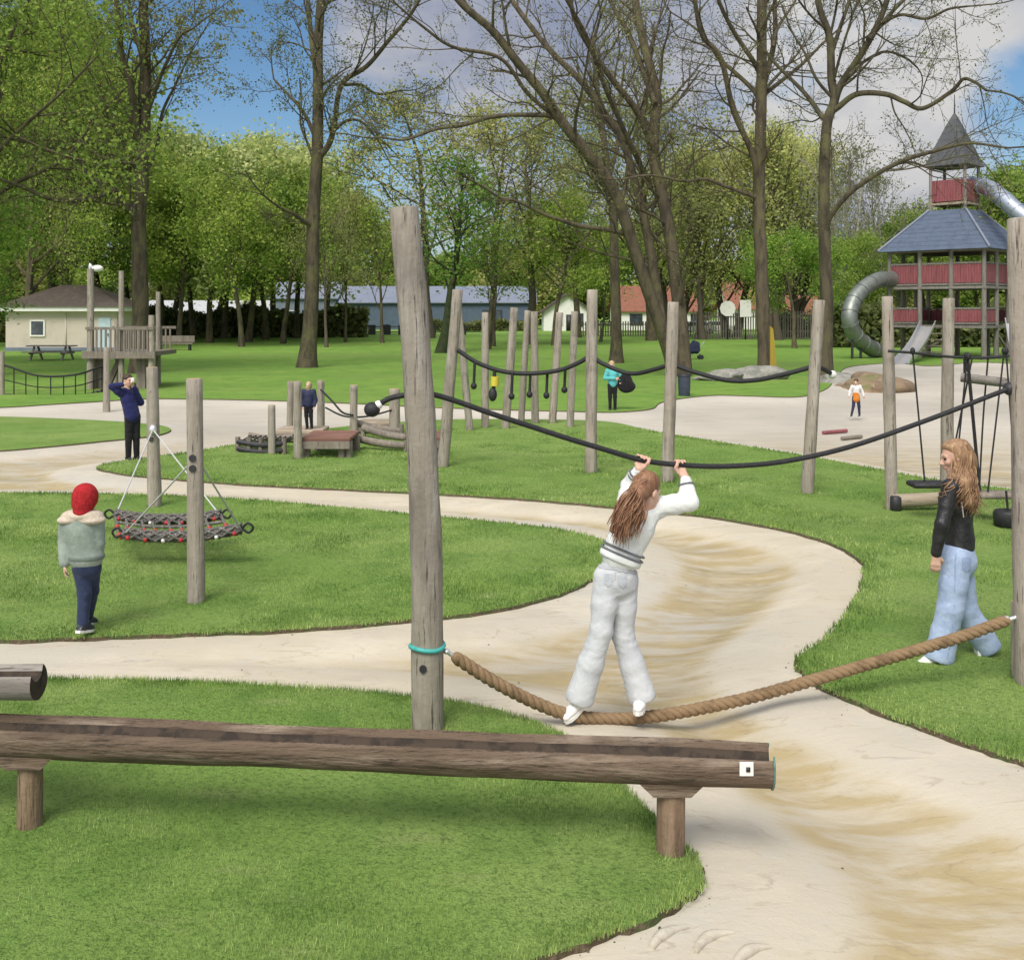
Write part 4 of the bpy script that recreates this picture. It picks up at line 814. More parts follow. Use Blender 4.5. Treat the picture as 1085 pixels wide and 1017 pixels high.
post(1076, 724, 1075, 637, 8, 'short round stake leaning on the thick post at the right edge', name='wooden_stake', seg=14)
post(208, 642, 206, 401, 18, 'wooden post with two bolts at the near end of the net hammock', bolts=(.655, .61), seg=24)
post(164, 540, 161, 389, 13.5, 'wooden post behind the navy-jacketed boy at the far end of the hammock', bolts=(.5,))
g = 'posts of the far rope-swing course'
post(469, 497, 485, 307, 12, 'tall front leg of the leaning A-frame right of the tallest post')
post(498, 458, 485.5, 325, 8, 'thinner rear leg of the leaning A-frame')
lab = 'slim leaning post of the far rope-swing course'
for a in [(514, 455, 514, 331, 8), (535.5, 456, 545, 326, 9), (552, 449, 559, 329, 7), (567, 450, 566, 330, 8), (585, 450, 593, 331, 8), (604, 454, 609, 330, 8)]: post(*a, lab, group=g)
post(626, 503, 627.5, 307, 12.5, 'upright grey post carrying both ends of the far black ropes')
post(707, 512, 713.5, 320, 13, 'grey post leaning right above the right hand of the girl on the rope')
post(855, 525, 868, 318, 13, 'grey post leaning right at the corner of the lawn by the sand')
post(945, 543, 940, 314, 12.5, 'grey post at the left end of the low swing beam')
post(1003, 536, 1005, 316, 13, 'grey post behind the head of the girl in the black jacket')
post(113, 432, 113, 368, 7, 'short thin post left of the boy in the navy jacket')
for a in [(288, 483, 288, 429, 8, 'shortest post at the left end of the balance course'), (316, 488, 315, 404, 9, 'tall grey post in front of the child on the balance course'), (307, 457, 308, 404, 7, 'grey post behind the child on the balance course'), (340, 460, 340, 403, 8, 'reddish-topped post right of the child on the balance course'), (374.5, 468, 375, 408, 8.5, 'post between the two plank platforms of the balance course'), (418, 463, 418, 412, 12, 'thick post under the end of the black rope')]: post(*a)
# ------------------------------------------------------------------ logs in front
def logpath(a, b, n=26, sag=0.0): return np.array([np.asarray(a)+(np.asarray(b)-np.asarray(a))*t+np.array([0, 0, -sag*math.sin(t*math.pi)]) for t in np.linspace(0, 1, n)])
def gutter_log(a, b, r, root, seed, mats, wide=.5):
    T0 = -13
    """half-hollowed log: round outside, a channel cut along its top"""
    P = logpath(a, b, 40); x = nrm(np.array(b)-np.array(a)); s = nrm(np.cross(x, [0, 0, 1])); u = np.cross(s, x); rg = np.random.default_rng(seed)
    outer = np.linspace(R(90-42+T0), R(90-42+T0)-R(360-88), 30); inner = np.linspace(R(90+30), R(90+30)+R(300), 12)[::1]
    Vs = []; ph = rg.uniform(0, 6, 6); L = np.linalg.norm(np.array(b)-np.array(a))
    for i, p in enumerate(P):
        t = i/(len(P)-1)*L; rr = r*(1+.034*math.sin(t*2.1+ph[0])+.02*math.sin(t*5.3+ph[1])+.012*math.sin(t*11+ph[2])); ring = []
        for k, a_ in enumerate(outer):
            w = 1+.015*math.sin(3*a_+t*3+ph[3])+.012*math.sin(5*a_-t*4+ph[4]); ring.append(p+s*math.cos(a_)*rr*w+u*math.sin(a_)*rr*w)
        e0_, e1_ = ring[0], ring[-1]; dn = nrm(np.cross(e1_-e0_, x)); dn = dn if dn.dot(u) < 0 else -dn
        for f in np.linspace(1, -1, 11)[1:-1]: ring.append((e0_+e1_)/2+(e1_-e0_)/2*f*.97+dn*.62*r*math.sqrt(max(0, 1-f*f)))
        Vs.append(ring)
    n = len(Vs[0]); V = np.array(Vs).reshape(-1, 3); q = [(i*n+k, (i+1)*n+k, (i+1)*n+(k+1) % n, i*n+(k+1) % n) for i in range(39) for k in range(n)]
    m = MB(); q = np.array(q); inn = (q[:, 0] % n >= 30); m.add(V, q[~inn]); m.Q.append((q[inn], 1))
    for e, row in ((0, V[:n]), (1, V[-n:])):
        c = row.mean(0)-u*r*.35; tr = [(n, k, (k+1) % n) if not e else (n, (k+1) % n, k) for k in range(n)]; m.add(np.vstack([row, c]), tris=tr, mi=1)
    return m.build('log', mats, root)
A_, B_ = D(-90, 775, 5.02), D(816, 811, 4.72)
beam = thing('log_trough', 'long brown hollowed log across the foreground with a white tag on its end', 'log trough', W(711, 912))
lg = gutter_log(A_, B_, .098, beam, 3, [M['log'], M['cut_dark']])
for px, py, w in ((711, 912, 31), (26, 888, 26)):
    b_ = W(px, py); dd2 = b_[1]; f = (b_[0]-A_[0])/(B_[0]-A_[0]); top = A_+(B_-A_)*f; r_ = w/2*dd2/F
    m = MB(); m.tube([[b_[0], top[1], -.12], [b_[0]+.006, top[1], top[2]-.115]], [r_*1.0, r_*.97], 22, wob=.015, seed=int(px)); lego = m.build('leg', [M['log_leg']], beam)
    m = MB(); zc = top[2]-.118; m.add([(b_[0]+sx*(.145 if zz > 0 else .085), top[1]+sy*.075, zc+(.045 if zz > 0 else -.012)) for zz in (0, 1) for sx, sy in ((-1, -1), (1, -1), (1, 1), (-1, 1))], [(3, 2, 1, 0), (4, 5, 6, 7), (0, 1, 5, 4), (1, 2, 6, 5), (2, 3, 7, 6), (3, 0, 4, 7)]); m.build('saddle', M['log'], lego, smooth=False)
m = MB(); tg = D(791, 814.5, 4.63); m.box(tg, (.062, .008, .062), bev=.003); tgo = m.build('tag', M['white'], beam, smooth=False)
m = MB(); m.box(tg+np.array([.006, -.006, 0]), (.018, .006, .02)); m.build('tag_screw', M['dark_metal'], tgo)
m = MB(); e = B_+nrm(B_-A_)*.004; x_ = nrm(B_-A_); s_ = nrm(np.cross(x_, [0, 0, 1])); u_ = np.cross(s_, x_)
m.tube([e+s_*math.cos(a)*.099+u_*math.sin(a)*.099 for a in np.linspace(R(132), R(405), 24)], .0045, 6); m.build('end_seal', M['seal'], beam)
A2, B2 = D(-160, 723, 5.05), D(41, 722, 5.0)
up = thing('log_trough', 'short grey log end poking in at the left edge above the long log', 'log trough', [A2[0]+.25, A2[1], 0])
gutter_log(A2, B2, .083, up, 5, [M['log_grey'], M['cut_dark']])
m = MB(); m.tube([[A2[0]+.25, A2[1], -.1], [A2[0]+.25, A2[1], A2[2]-.06]], .07, 18); m.build('leg', M['log_leg'], up)
# ------------------------------------------------------------------ ropes of the rope walk
def rope3(path, R0, pitch, mb):
    P = np.asarray(path); L = np.r_[0, np.cumsum(np.linalg.norm(np.diff(P, axis=0), axis=1))]; n = int(L[-1]/.011)
    Q = np.stack([np.interp(np.linspace(0, L[-1], n), L, P[:, k]) for k in range(3)], 1); t = np.gradient(Q, axis=0); t /= np.linalg.norm(t, axis=1)[:, None]
    a = np.cross(t, [0, 1., 0]); a /= np.linalg.norm(a, axis=1)[:, None]; b = np.cross(t, a); s = np.linspace(0, L[-1], n)
    for k in range(3):
        ph = s/pitch*2*np.pi+k*2*np.pi/3; C = Q+(a*np.cos(ph)[:, None]+b*np.sin(ph)[:, None])*R0*.5; mb.tube(C, R0*.56, 9)
foot_path = smooth_path([D(484, 697, 6.17), D(520, 720, 6.21), D(560, 741, 6.26), D(600, 756.5, 6.31), D(640, 761.5, 6.36), D(680, 760, 6.41), D(720, 754.5, 6.46), D(790, 740, 6.55), D(870, 718, 6.65), D(950, 695, 6.75), D(1020, 674, 6.84), D(1067, 657, 6.89)], 8)
m = MB(); rope3(foot_path, .038, .15, m); ft = m.build('walking_rope', M['rope'], None, loc=foot_path[0]); tag(ft, 'thick twisted tan rope the girl walks on', 'rope')
m = MB(); e1 = foot_path[-1]; m.tube([e1, D(1082, 652, 6.86)], .014, 8); m.ell(e1, (.03, .03, .03), 10, 8); m.build('end_fitting', M['steel'], ft)
m = MB(); e0 = foot_path[0]; m.ell(e0, (.035, .04, .035), 10, 8); m.build('end_fitting', M['rope'], ft)
hand_path = smooth_path([D(396, 433, 6.12), D(404, 427, 6.12), D(415, 421.5, 6.12), D(435, 418, 6.13), D(455, 417.5, 6.15), D(480, 424, 6.19), D(520, 438, 6.24), D(560, 451, 6.29), D(600, 464, 6.34), D(640, 476, 6.38), D(680, 487.5, 6.43), D(720, 492.5, 6.48), D(770, 494, 6.54), D(830, 489, 6.61), D(900, 473.5, 6.7), D(980, 446, 6.79), D(1066, 413, 6.88)], 6)
m = MB(); m.tube(hand_path[4:], .0165, 10); hr = m.build('hand_rope', M['blackrope'], None, loc=hand_path[0]); tag(hr, 'long black rope held by the girl overhead, ball on its left end', 'rope')
m = MB(); m.tube(hand_path[:5], .0215, 10); m.ell(hand_path[4], (.026, .026, .026), 10, 8); m.build('sleeve', M['white'], hr)
m = MB(); m.ell(hand_path[0]-np.array([.01, 0, .005]), (.048, .048, .045), 16, 12); m.build('end_ball', M['black'], hr)
# ------------------------------------------------------------------ net hammock between two posts
M['net'] = pm('grey_net_rope', (.17, .155, .14), [((.07, .07, .07), 60, I, .42, .6, .85), ((.5, .47, .43), 38, I, .6, .68, .8)], [(70, I, .012)], rough=.8)
def cyl(mb, a, b, r, seg=8, mi=0): mb.tube([a, b], r, seg, mi=mi); return mb
hz = .36
cb = [D(122, 547, 10.95), D(234, 547, 10.85)]; cf = [D(131, 567, 10.1), D(256, 562, 10.05)]
ham = thing('net_hammock', 'net hammock with red joints slung low between two posts on the left lawn', 'hammock', [(cb[0][0]+cf[1][0])/2, 10.5, 0])
def bolster(a, b, nm):
    P = smooth_path([a+np.array([0, 0, .02]), a*.75+b*.25+np.array([0, 0, -.02]), (a+b)/2+np.array([0, 0, -.03]), a*.25+b*.75+np.array([0, 0, -.02]), b+np.array([0, 0, .02])], 5); m = MB()
    for k in range(4):
        t = np.linspace(0, 1, len(P)); an = t*14+k*np.pi/2
        for s in (1, -1): m.tube(P+np.stack([0*t, np.cos(an*s)*.05, np.sin(an*s)*.05], 1), .013, 6)
    m.tube(P, .042, 8); o = m.build(nm, M['net'], ham)
    for e, s in ((P[0], -1), (P[-1], 1)):
        m = MB(); m.tube(smooth_path([e, e+np.array([s*.06, 0, .05]), e+np.array([s*.11, 0, .01]), e+np.array([s*.07, 0, -.04]), e], 5), .012, 6)
        m.build('loop', M['blackrope'], o)
    for k in range(7):
        p = P[1+k*3 if 1+k*3 < len(P) else -1]; m = MB(); m.ell(p+np.array([0, -.045, -.03]), (.021, .024, .024), 10, 6); m.build('joint', M['red'] if k != 2 and k != 5 else M['white'], o)
    return P
Pb = bolster(cb[0], cb[1], 'edge_bolster'); Pf = bolster(cf[0], cf[1], 'edge_bolster')
m = MB(); mr = MB()
for k in range(9):
    t = k/8; a = Pb[int(t*(len(Pb)-1))]; b2 = Pf[int(t*(len(Pf)-1))]; Q = np.array([a+(b2-a)*u+np.array([0, 0, -.12*math.sin(u*math.pi)]) for u in np.linspace(0, 1, 9)]); m.tube(Q, .016, 6)
    for u in (2, 4, 6): mr.ell(Q[u], (.028, .028, .028), 8, 6)
for u in np.linspace(.15, .85, 5):
    Q = np.array([Pb[int(t*(len(Pb)-1))]*(1-u)+Pf[int(t*(len(Pf)-1))]*u+np.array([0, 0, -.12*math.sin(u*math.pi)]) for t in np.linspace(0, 1, 9)]); m.tube(Q, .016, 6)
nt_ = m.build('net', M['net'], ham); j_ = mr.build('net_joints', M['red'], nt_); j_['kind'] = 'stuff'
fa, na = D(162, 455, 13.0), D(208, 484, 8.95)
for p, q in ((fa, cb[0]), (fa, cb[1]), (na, cf[0]), (na, cf[1])): m = MB(); m.tube([p, q], .009, 6); m.build('suspension_rope', M['greyrope'], ham)
m = MB(); m.ell(fa, (.05, .05, .06), 10, 8); m.build('swivel', M['steel'], ham)
# ------------------------------------------------------------------ balance course
def platform(label, x0, x1, yt, d, dep, legs, mat, th=.07, red=False):
    a, b = D(x0, yt, d), D(x1, yt, d); t = thing('plank_platform', label, 'platform', [(a[0]+b[0])/2, d, 0]); zt = a[2]; n = 4
    for k in range(n):
        m = MB(); m.box(((a[0]+b[0])/2, d+dep*(k+.5)/n-dep*.1, zt-th/2), (b[0]-a[0], dep/n*.9, th), bev=.012); m.build('plank', mat, t, smooth=False)
    m = MB(); m.box(((a[0]+b[0])/2, d-.1*dep-.03, zt-th-.05), (b[0]-a[0], .05, .12)); m.build('apron', M['post_dark'], t, smooth=False)
    for lx in legs:
        x = D(lx, yt, d)[0]
        for y in (d, d+dep*.75): m = MB(); m.tube([(x, y, -.08), (x, y, zt-th)], .065, 9); m.build('leg', M['post_dark'], t)
platform('pale plank platform the small child stands on', 290, 341, 456, 19.6, .9, (296, 334), M['plank'])
platform('reddish-brown plank platform in the balance course', 320, 372, 463, 17.6, 1.1, (325, 362, 370), M['red_brown'])
platform('narrow plank bench platform behind the balance course', 378, 414, 447, 21, .7, (384, 410), M['plank'])
platform('small brown plank platform hidden behind the tallest post', 432, 468, 462, 17.2, .9, (438, 464), M['red_brown'])
a, b = W(252, 481), W(301, 483); fr_ = thing('balance_net', 'low dark balance net between dark logs at the left of the balance course', 'balance net', (a+b)/2)
for z, y in ((.22, 0), (.1, 0), (.24, .8)): m = MB(); m.tube(logpath(a+np.array([0, y, z]), b+np.array([0, y, z]), 8, .05), .055, 9, wob=.03); m.build('log', M['dark_metal'] if y == 0 else M['post_dark'], fr_)
for k in range(5):
    p = a+(b-a)*k/4; m = MB(); m.tube([p+np.array([0, 0, -.05]), p+np.array([0, 0, .3])], .045, 8); m.build('peg', M['post_dark'], fr_)
m = MB()
for k in range(9): p = a+(b-a)*(k+.5)/9; m.tube([p+np.array([0, 0, .22]), p+np.array([0, .8, .24])], .012, 5)
for k in range(5): m.tube(logpath(a+np.array([0, k*.2, .2]), b+np.array([0, k*.2, .2]), 6, .06), .012, 5)
m.build('net', M['blackrope'], fr_)
rg = np.random.default_rng(7)
for i, (x0, y0, x1, y1, z, lb) in enumerate([(378, 477, 430, 480, .22, 'front'), (385, 470, 432, 474, .3, 'middle'), (376, 466, 425, 468, .34, 'rear')]):
    a, b = W(x0, y0), W(x1, y1); t = thing('balance_log', f'dark lying balance log, {lb} one of the low stack left of the tallest post', 'balance log', (a+b)/2); m = MB()
    m.tube(logpath(a+np.array([0, 0, z]), b+np.array([0, 0, z*.6]), 10, .03), .07, 10, wob=.02, seed=i); m.build('log', M['post_dark'], t)
    for p in (a, b): m = MB(); m.tube([p+np.array([0, 0, -.05]), p+np.array([0, 0, z])], .05, 8); m.build('leg', M['post_dark'], t)
def rope(name, label, pts, r=.02, mat='blackrope', parts=(), cat='rope', k=6, group=None):
    P = smooth_path([D(*p) for p in pts], k); m = MB(); m.tube(P, r, 7); o = m.build(name, M[mat], None, loc=P[0]); return tag(o, label, cat, group)
rope('handrail_rope', 'thin dark rope between the red-topped post and the next post', [(340, 413, 20.8), (352, 425, 20.4), (363, 437, 20), (374, 440, 19.8)], .02)
rope('handrail_rope', 'thin low rope between the two plank platforms', [(345, 432, 20.8), (365, 441, 20.3), (390, 441, 20.4), (417, 434, 20.6)], .018)
# ------------------------------------------------------------------ far black rope course
r1 = rope('swing_rope', 'black sagging rope with hanging grips right of the A-frame', [(485, 371, 16.4), (505, 384, 16.35), (530, 393, 16.3), (557, 396, 16.2), (590, 393, 16.1), (612, 385, 16), (627, 376, 15.95)], .036)
for k, (px, y0, y1) in enumerate([(503, 384, 409), (543, 395, 420), (562, 396, 418), (580, 394, 419), (599, 389, 413)]):
    m = MB(); a, b = D(px, y0, 16.2), D(px-1, y1, 16.2); m.tube([a, b], .022, 6); m.ell(b, (.05, .05, .055), 8, 6); m.build('hanging_grip', M['blackrope'], r1)
M['yellow'] = pm('yellow_plastic', (.55, .47, .05), [((.4, .32, .03), 6, I, .45, .65, .6)], rough=.5)
M['yellowwood'] = pm('yellow_painted_board', (.30, .215, .025), [((.22, .19, .05), 4, (1, 1, .3), .45, .65, .7)], [(14, (1, 1, .2), .01)], rough=.8)
m = MB(); a, b = D(524, 393, 16.25), D(523, 412, 16.25); m.tube([a, b], .03, 7); y_ = m.build('hanging_grip', M['blackrope'], r1)
m = MB(); m.tube([D(524.5, 399, 16.25), D(524, 409, 16.25)], .065, 9); m.build('grip_sleeve', M['yellow'], y_); m = MB(); m.ell(D(522, 418, 16.25), (.07, .07, .11), 9, 7); m.build('grip_ball', M['black'], y_)
rope('swing_rope', 'black rope sagging from the upright grey post toward the right-leaning post', [(627, 377, 15.95), (640, 386, 15.8), (668, 396, 15.6), (695, 391, 15.3), (713, 385, 15.15)], .034)
rope('swing_rope', 'black rope sagging in front of the boulder', [(713, 386, 15.15), (735, 394, 15), (770, 403, 14.7), (800, 403, 14.5), (830, 397, 14.3), (864, 388, 14.15)], .034)
r3 = rope('swing_rope', 'short black rope end right of the post at the lawn corner', [(864, 388, 14.15), (872, 391, 14.3), (881, 396, 14.5)], .032); m = MB(); m.ell(D(882, 397, 14.5), (.06, .06, .06), 10, 7); m.build('knot', M['white'], r3)
# ------------------------------------------------------------------ swing course right
dR = 12.7
a, b = D(945, 531, 12.85), D(1003, 528, 12.9); t = thing('low_swing_beam', 'low log beam fixed between two posts left of the girl in the black jacket', 'beam', (a+b)/2*np.array([1, 1, 0])); m = MB(); m.tube(logpath(a, b, 8), .085, 14, capmi=1, wob=.02, seed=4); m.build('log', [M['plank'], M['cut']], t)
m = MB(); m.box(a+np.array([.03, -.02, -.02]), (.11, .18, .19), bev=.02); m.build('bracket', M['dark_metal'], t)
cb_ = rope('cable', 'dark cable stretched high between the posts at the right', [(941, 372, 12.75), (968, 374, 12.7), (1005, 378, 12.7), (1045, 379, 12.6), (1100, 374, 12.5)], .018)
def seat(label, pts, cx, cy, d, w, dep=.28, mat='black'):
    c = D(cx, cy, d); t = thing('plank_swing', label, 'swing', [c[0], d, 0])
    m = MB(); m.box(c, (w, dep, .06), bev=.02); m.build('seat', M[mat], t)
    for px, py, s in pts: m = MB(); p = D(px, py, d); m.tube([p, c+np.array([s*w*.42, 0, .02])], .011, 6); m.ell(p, (.032, .032, .045), 8, 6); m.build('suspension_rope', M['blackrope'], t)
seat('small dark swing seat hanging left of the girl in the black jacket', [(967, 372, -.2)], 983, 513, 12.3, .42)
seat('dark plank swing seat hanging right of the girl in the black jacket', [(1026, 378, -1), (1064, 372, -.6), (1066, 372, 1)], 1058, 524, 12.2, .5, mat='post_dark')
seat('hanging plank step behind the curly hair of the girl in the black jacket', [(1025, 377, -1), (1024, 377, 1)], 1024, 524, 12.5, .36, mat='plank')
t = thing('swing_bucket', 'dark round swing bucket at the right edge beside the thick post', 'swing bucket', D(1068, 560, 11.9)*np.array([1, 1, 0])); c = D(1068, 549, 11.9); m = MB(); m.tube([c+np.array([0, 0, z]) for z in (-.1, -.08, .06, .09)], [.1, .15, .16, .14], 14); m.build('bucket', M['black'], t)
m = MB(); m.tube([c+np.array([0, 0, .08]), D(1066, 520, 11.9)], .014, 6); m.build('suspension_rope', M['blackrope'], t)
a, b = D(1018, 400, 12.6), D(1082, 407, 12.3); t = thing('hanging_log', 'suspended grey log at the right edge under the cable', 'log', (a+b)/2); m = MB(); m.tube(logpath(a, b, 8), .055, 10, wob=.03, seed=8); m.build('log', M['log_grey'], t)
for p, q in (((1022, 379, 12.6), (1022, 401, 12.6)), ((1072, 377, 12.4), (1072, 406, 12.4))): m = MB(); m.tube([D(*p), D(*q)], .016, 6); m.build('suspension_rope', M['blackrope'], t)
for i, (pts, lb) in enumerate([([(1047, 379, 12.6), (1042, 440, 12.6), (1038, 512, 12.5)], 'slanting dark rope just right of the curly hair'), ([(1030, 380, 12.6), (1020, 430, 12.6), (1012, 470, 12.6)], 'slanting dark rope just above the head of the girl in black')]): rope('climbing_rope', lb, pts, .011)
# ------------------------------------------------------------------ lookout platform left
d = 33.2; ft_ = thing('lookout_platform', 'raised wooden lookout platform with railing in front of the cream hut', 'platform', D(128, 0, d)*np.array([1, 1, 0])); s_ = d/F
xs = [D(p, 0, d)[0] for p in (92, 164)]; zd = D(0, 373, d)[2]
m = MB(); m.box(((xs[0]+xs[1])/2, d+1, zd-.06), (xs[1]-xs[0], 2.3, .14)); m.build('deck', M['post_dark'], ft_, smooth=False)
m = MB(); m.box(((xs[0]+xs[1])/2, d-.17, zd-.09), (xs[1]-xs[0]+.15, .08, .22)); m.build('fascia', M['post_dark'], ft_, smooth=False)
for px, y0, dy, w in ((96, 285, 0, 8), (128, 287, .05, 6.5), (145, 308, 2.0, 6), (160.5, 334, 0, 7.5), (97, 340, 2.1, 6)):
    x = D(px, 0, d)[0]; m = MB(); m.tube([(x, d+dy, -.1), (x, d+dy, D(0, y0, d)[2])], [w*s_/2, w*s_/2*.85], 10, wob=.015, seed=px.__int__()); m.build('post', M['post'], ft_)
for dy in (-.1, 2.1):
    m = MB(); zt = D(0, 348, d)[2]; m.box(((xs[0]+xs[1])/2, d+dy, zt), (xs[1]-xs[0], .07, .09)); m.build('handrail', M['post_dark'], ft_, smooth=False)
    for k in range(13):
        x = xs[0]+.2+(xs[1]-xs[0]-.4)*k/12; m = MB(); m.box((x, d+dy, (zd+zt)/2), (.05, .05, zt-zd)); m.build('baluster', M['post_dark'], ft_, smooth=False)
for px, dx, w in ((94, 0, .3), (103, .0, .26), (107, .5, .16), (146, 0, .28)):
    x = D(px, 0, d)[0]; m = MB(); m.beam((x, d+.4, -.05), (x+dx, d+.4, zd-.15), w, w); m.build('support', M['post_dark'], ft_, smooth=False)
lx = D(97, 0, d-.35)[0]; lp = thing('street_lamp', 'thin lamp post with white curved head beside the lookout platform', 'lamp post', [lx, d+3, 0]); m = MB(); x3 = D(95, 0, d+3)[0]; z3 = D(0, 284, d+3)[2]
m.tube(smooth_path([(x3, d+3, -.1), (x3, d+3, z3-.2), (x3+.08, d+3, z3), (x3+.22, d+3, z3+.02)], 5), .05, 8); m.build('pole', M['steel'], lp); m = MB(); m.ell((x3+.28, d+3, z3-.02), (.2, .14, .12), 12, 8); m.build('lamp_head', M['white'], lp)
# net bridge at the far left
nb_ = thing('net_bridge', 'sagging dark net bridge leading left from the lookout platform', 'net bridge', D(45, 0, 31)*np.array([1, 1, 0]))
def np_(x, y, d): return D(x, y, d)
for dy, nm in ((0, 'near'), (1.2, 'far')):
    T_ = smooth_path([D(-60, 378, 31+dy), D(0, 386, 31+dy), D(40, 398, 31+dy), D(80, 397, 31+dy), D(108, 388, 32+dy)], 6); B_2 = smooth_path([D(-60, 415, 31+dy), D(0, 418, 31+dy), D(40, 422, 31+dy), D(80, 421, 31+dy), D(108, 414, 32+dy)], 6)
    m = MB(); m.tube(T_, .03, 6); m.tube(B_2, .035, 6)
    for k in range(0, len(T_), 2): m.tube([T_[k], B_2[k]], .018, 5)
    m.tube((T_+B_2)/2, .018, 5); m.build('side_net', M['blackrope'], nb_)
    if dy == 0: near = B_2
    else:
        m = MB()
        for k in range(len(near)): m.beam(near[k]+np.array([0, 0, .02]), B_2[k]+np.array([0, 0, .02]), .16, .05)
        m.build('tread', M['post_dark'], nb_, smooth=False)['kind'] = 'stuff'
for px, dd2 in ((2, 31), (-62, 31)): m = MB(); p = D(px, 0, dd2); m.tube([(p[0], dd2, -.1), (p[0], dd2, 1.3)], .08, 8); m.build('post', M['post'], nb_)
# picnic table by the hut
c = D(55, 0, 53); t = thing('picnic_table', 'grey picnic table on the grass in front of the cream hut', 'picnic table', [c[0], 53, 0])
m = MB(); m.box((c[0], 53, .74), (2.3, .8, .06)); m.build('table_top', M['log_grey'], t, smooth=False)
for s in (-1, 1):
    m = MB(); m.box((c[0], 53+s*.75, .44), (2.3, .28, .05)); m.build('bench', M['log_grey'], t, smooth=False)
    m = MB(); x = c[0]+s*.8; m.beam((x, 52.3, 0), (x, 52.8, .7), .08, .1); m.beam((x, 53.7, 0), (x, 53.2, .7), .08, .1); m.beam((x, 52.2, .38), (x, 53.8, .38), .06, .1); m.build('leg_frame', M['log_grey'], t, smooth=False)
# dark bench among the grove
c = D(185, 0, 66); t = thing('park_bench', 'low dark bench at the edge of the leafy grove', 'bench', [c[0], 66, 0]); m = MB(); m.box((c[0], 66, .46), (2.4, .45, .08)); m.build('seat', M['post_dark'], t, smooth=False); m = MB(); m.box((c[0], 66.25, .75), (2.4, .06, .4)); m.build('backrest', M['post_dark'], t, smooth=False)
for s in (-.95, .95): m = MB(); m.box((c[0]+s, 66.05, .22), (.1, .4, .44)); m.build('leg', M['dark_metal'], t, smooth=False)
# bin, boulder, mound, stroller, yellow board
M['bin'] = pm('dark_blue_bin_plastic', (.045, .055, .085), [((.03, .035, .05), 8, I, .45, .65, .6)], rough=.5)
p = W(725, 420); t = thing('litter_bin', 'dark blue round litter bin behind the right-leaning grey post', 'bin', p); m = MB(); m.tube([p+np.array([0, 0, z]) for z in (-.02, .02, .55, .6)], [.16, .17, .19, .19], 16); m.build('body', M['bin'], t); m = MB(); m.tube([p+np.array([0, 0, z]) for z in (.6, .64, .69)], [.21, .2, .1], 16); m.build('lid', M['black'], t)
M['rock'] = pm('grey_boulder_stone', (.30, .29, .26), [((.18, .18, .16), 2.2, I, .45, .62, .8), ((.42, .41, .38), 6, I, .55, .7, .6), ((.14, .17, .08), 1.5, I, .58, .7, .6)], [(4, I, .08), (14, I, .03)], rough=.9, coord='Position')
M['earth'] = pm('bare_earth', (.24, .17, .11), [((.15, .11, .075), 2.2, I, .45, .62, .8), ((.36, .29, .21), 5, I, .55, .7, .7), ((.13, .17, .05), 1.2, I, .55, .68, .7)], [(5, I, .06)], rough=.95, coord='Position')
def rock(name, label, c, r, seed, mat, cat='rock', kind_=None):
    m = MB(); m.ell(c, r, 36, 22); V = m.V[0]; rg = np.random.default_rng(seed); U = (V-np.array(c))/np.array(r); s = np.ones(len(V))
    for f, a in ((1.6, .12), (3.2, .08), (6.5, .04)):
        for _ in range(4): k = rg.normal(size=3)*f; s += a*np.sin(U@k+rg.uniform(0, 6))
    m.V[0] = np.array(c)+U*s[:, None]*np.array(r); o = m.build(name, mat, None, loc=[c[0], c[1], 0]); return tag(o, label, cat)
for i, (px, d_, rx, rz, lb) in enumerate([(772, 37.5, .8, .26, 'pale half of the low boulder pile left of the yellow board'), (800, 38.3, 1.0, .34, 'largest grey boulder of the low pile left of the yellow board'), (758, 38.5, .5, .2, 'small mossy boulder at the left end of the low boulder pile')]): c = D(px, 0, d_); rock('boulder', lb, (c[0], d_, .08), (rx, .7, rz), 60+i, M['rock'])
c = D(925, 0, 34.5); rock('earth_mound', 'low bare earth mound behind the toddler in orange', (c[0], 34.5, -.05), (1.05, 1.2, .38), 71, M['earth'], 'mound')
c = D(890, 0, 36.5); rock('boulder', 'pale flat boulder at the foot of the tree with the long low branch', (c[0], 36.5, .0), (.6, .5, .28), 72, M['rock'])
p = D(818, 0, 38.9); t = thing('yellow_board', 'yellow board leaning against the foot of the tall bare tree', 'board', [p[0], 38.9, 0]); m = MB(); m.add([(p[0]+x, 38.9+y+z*.08, z) for y in (-.05, .05) for x, z in ((-.08, -.03), (.2, -.03), (.14, 1.0), (.07, 1.85), (-.04, 1.95))], tris=[(0, 1, 2), (0, 2, 3), (0, 3, 4), (5, 7, 6), (5, 8, 7), (5, 9, 8)], quads=[(0, 5, 6, 1), (1, 6, 7, 2), (2, 7, 8, 3), (3, 8, 9, 4), (4, 9, 5, 0)]); m.build('board', M['yellowwood'], t, smooth=False)
p = W(735, 381); M['navy'] = pm('navy_cloth', (.02, .025, .06), [((.035, .04, .09), 8, I, .45, .65, .6)], [(14, I, .01)], rough=.8)
t = thing('stroller', 'dark navy hooded stroller parked on the far lawn', 'stroller', p); s = 1.0
m = MB(); m.add([p+np.array(v) for v in ((-.42, -.27, .42), (.3, -.27, .42), (.26, -.25, .9), (-.02, -.22, 1.0), (-.42, .27, .42), (.3, .27, .42), (.26, .25, .9), (-.02, .22, 1.0))], [(0, 1, 2, 3), (7, 6, 5, 4), (1, 5, 6, 2), (2, 6, 7, 3), (3, 7, 4, 0)]); m.build('hood', M['navy'], t, smooth=False); m = MB(); m.box(p+np.array([-.05, 0, .42]), (.6, .42, .22), bev=.08); m.build('seat', M['navy'], t)
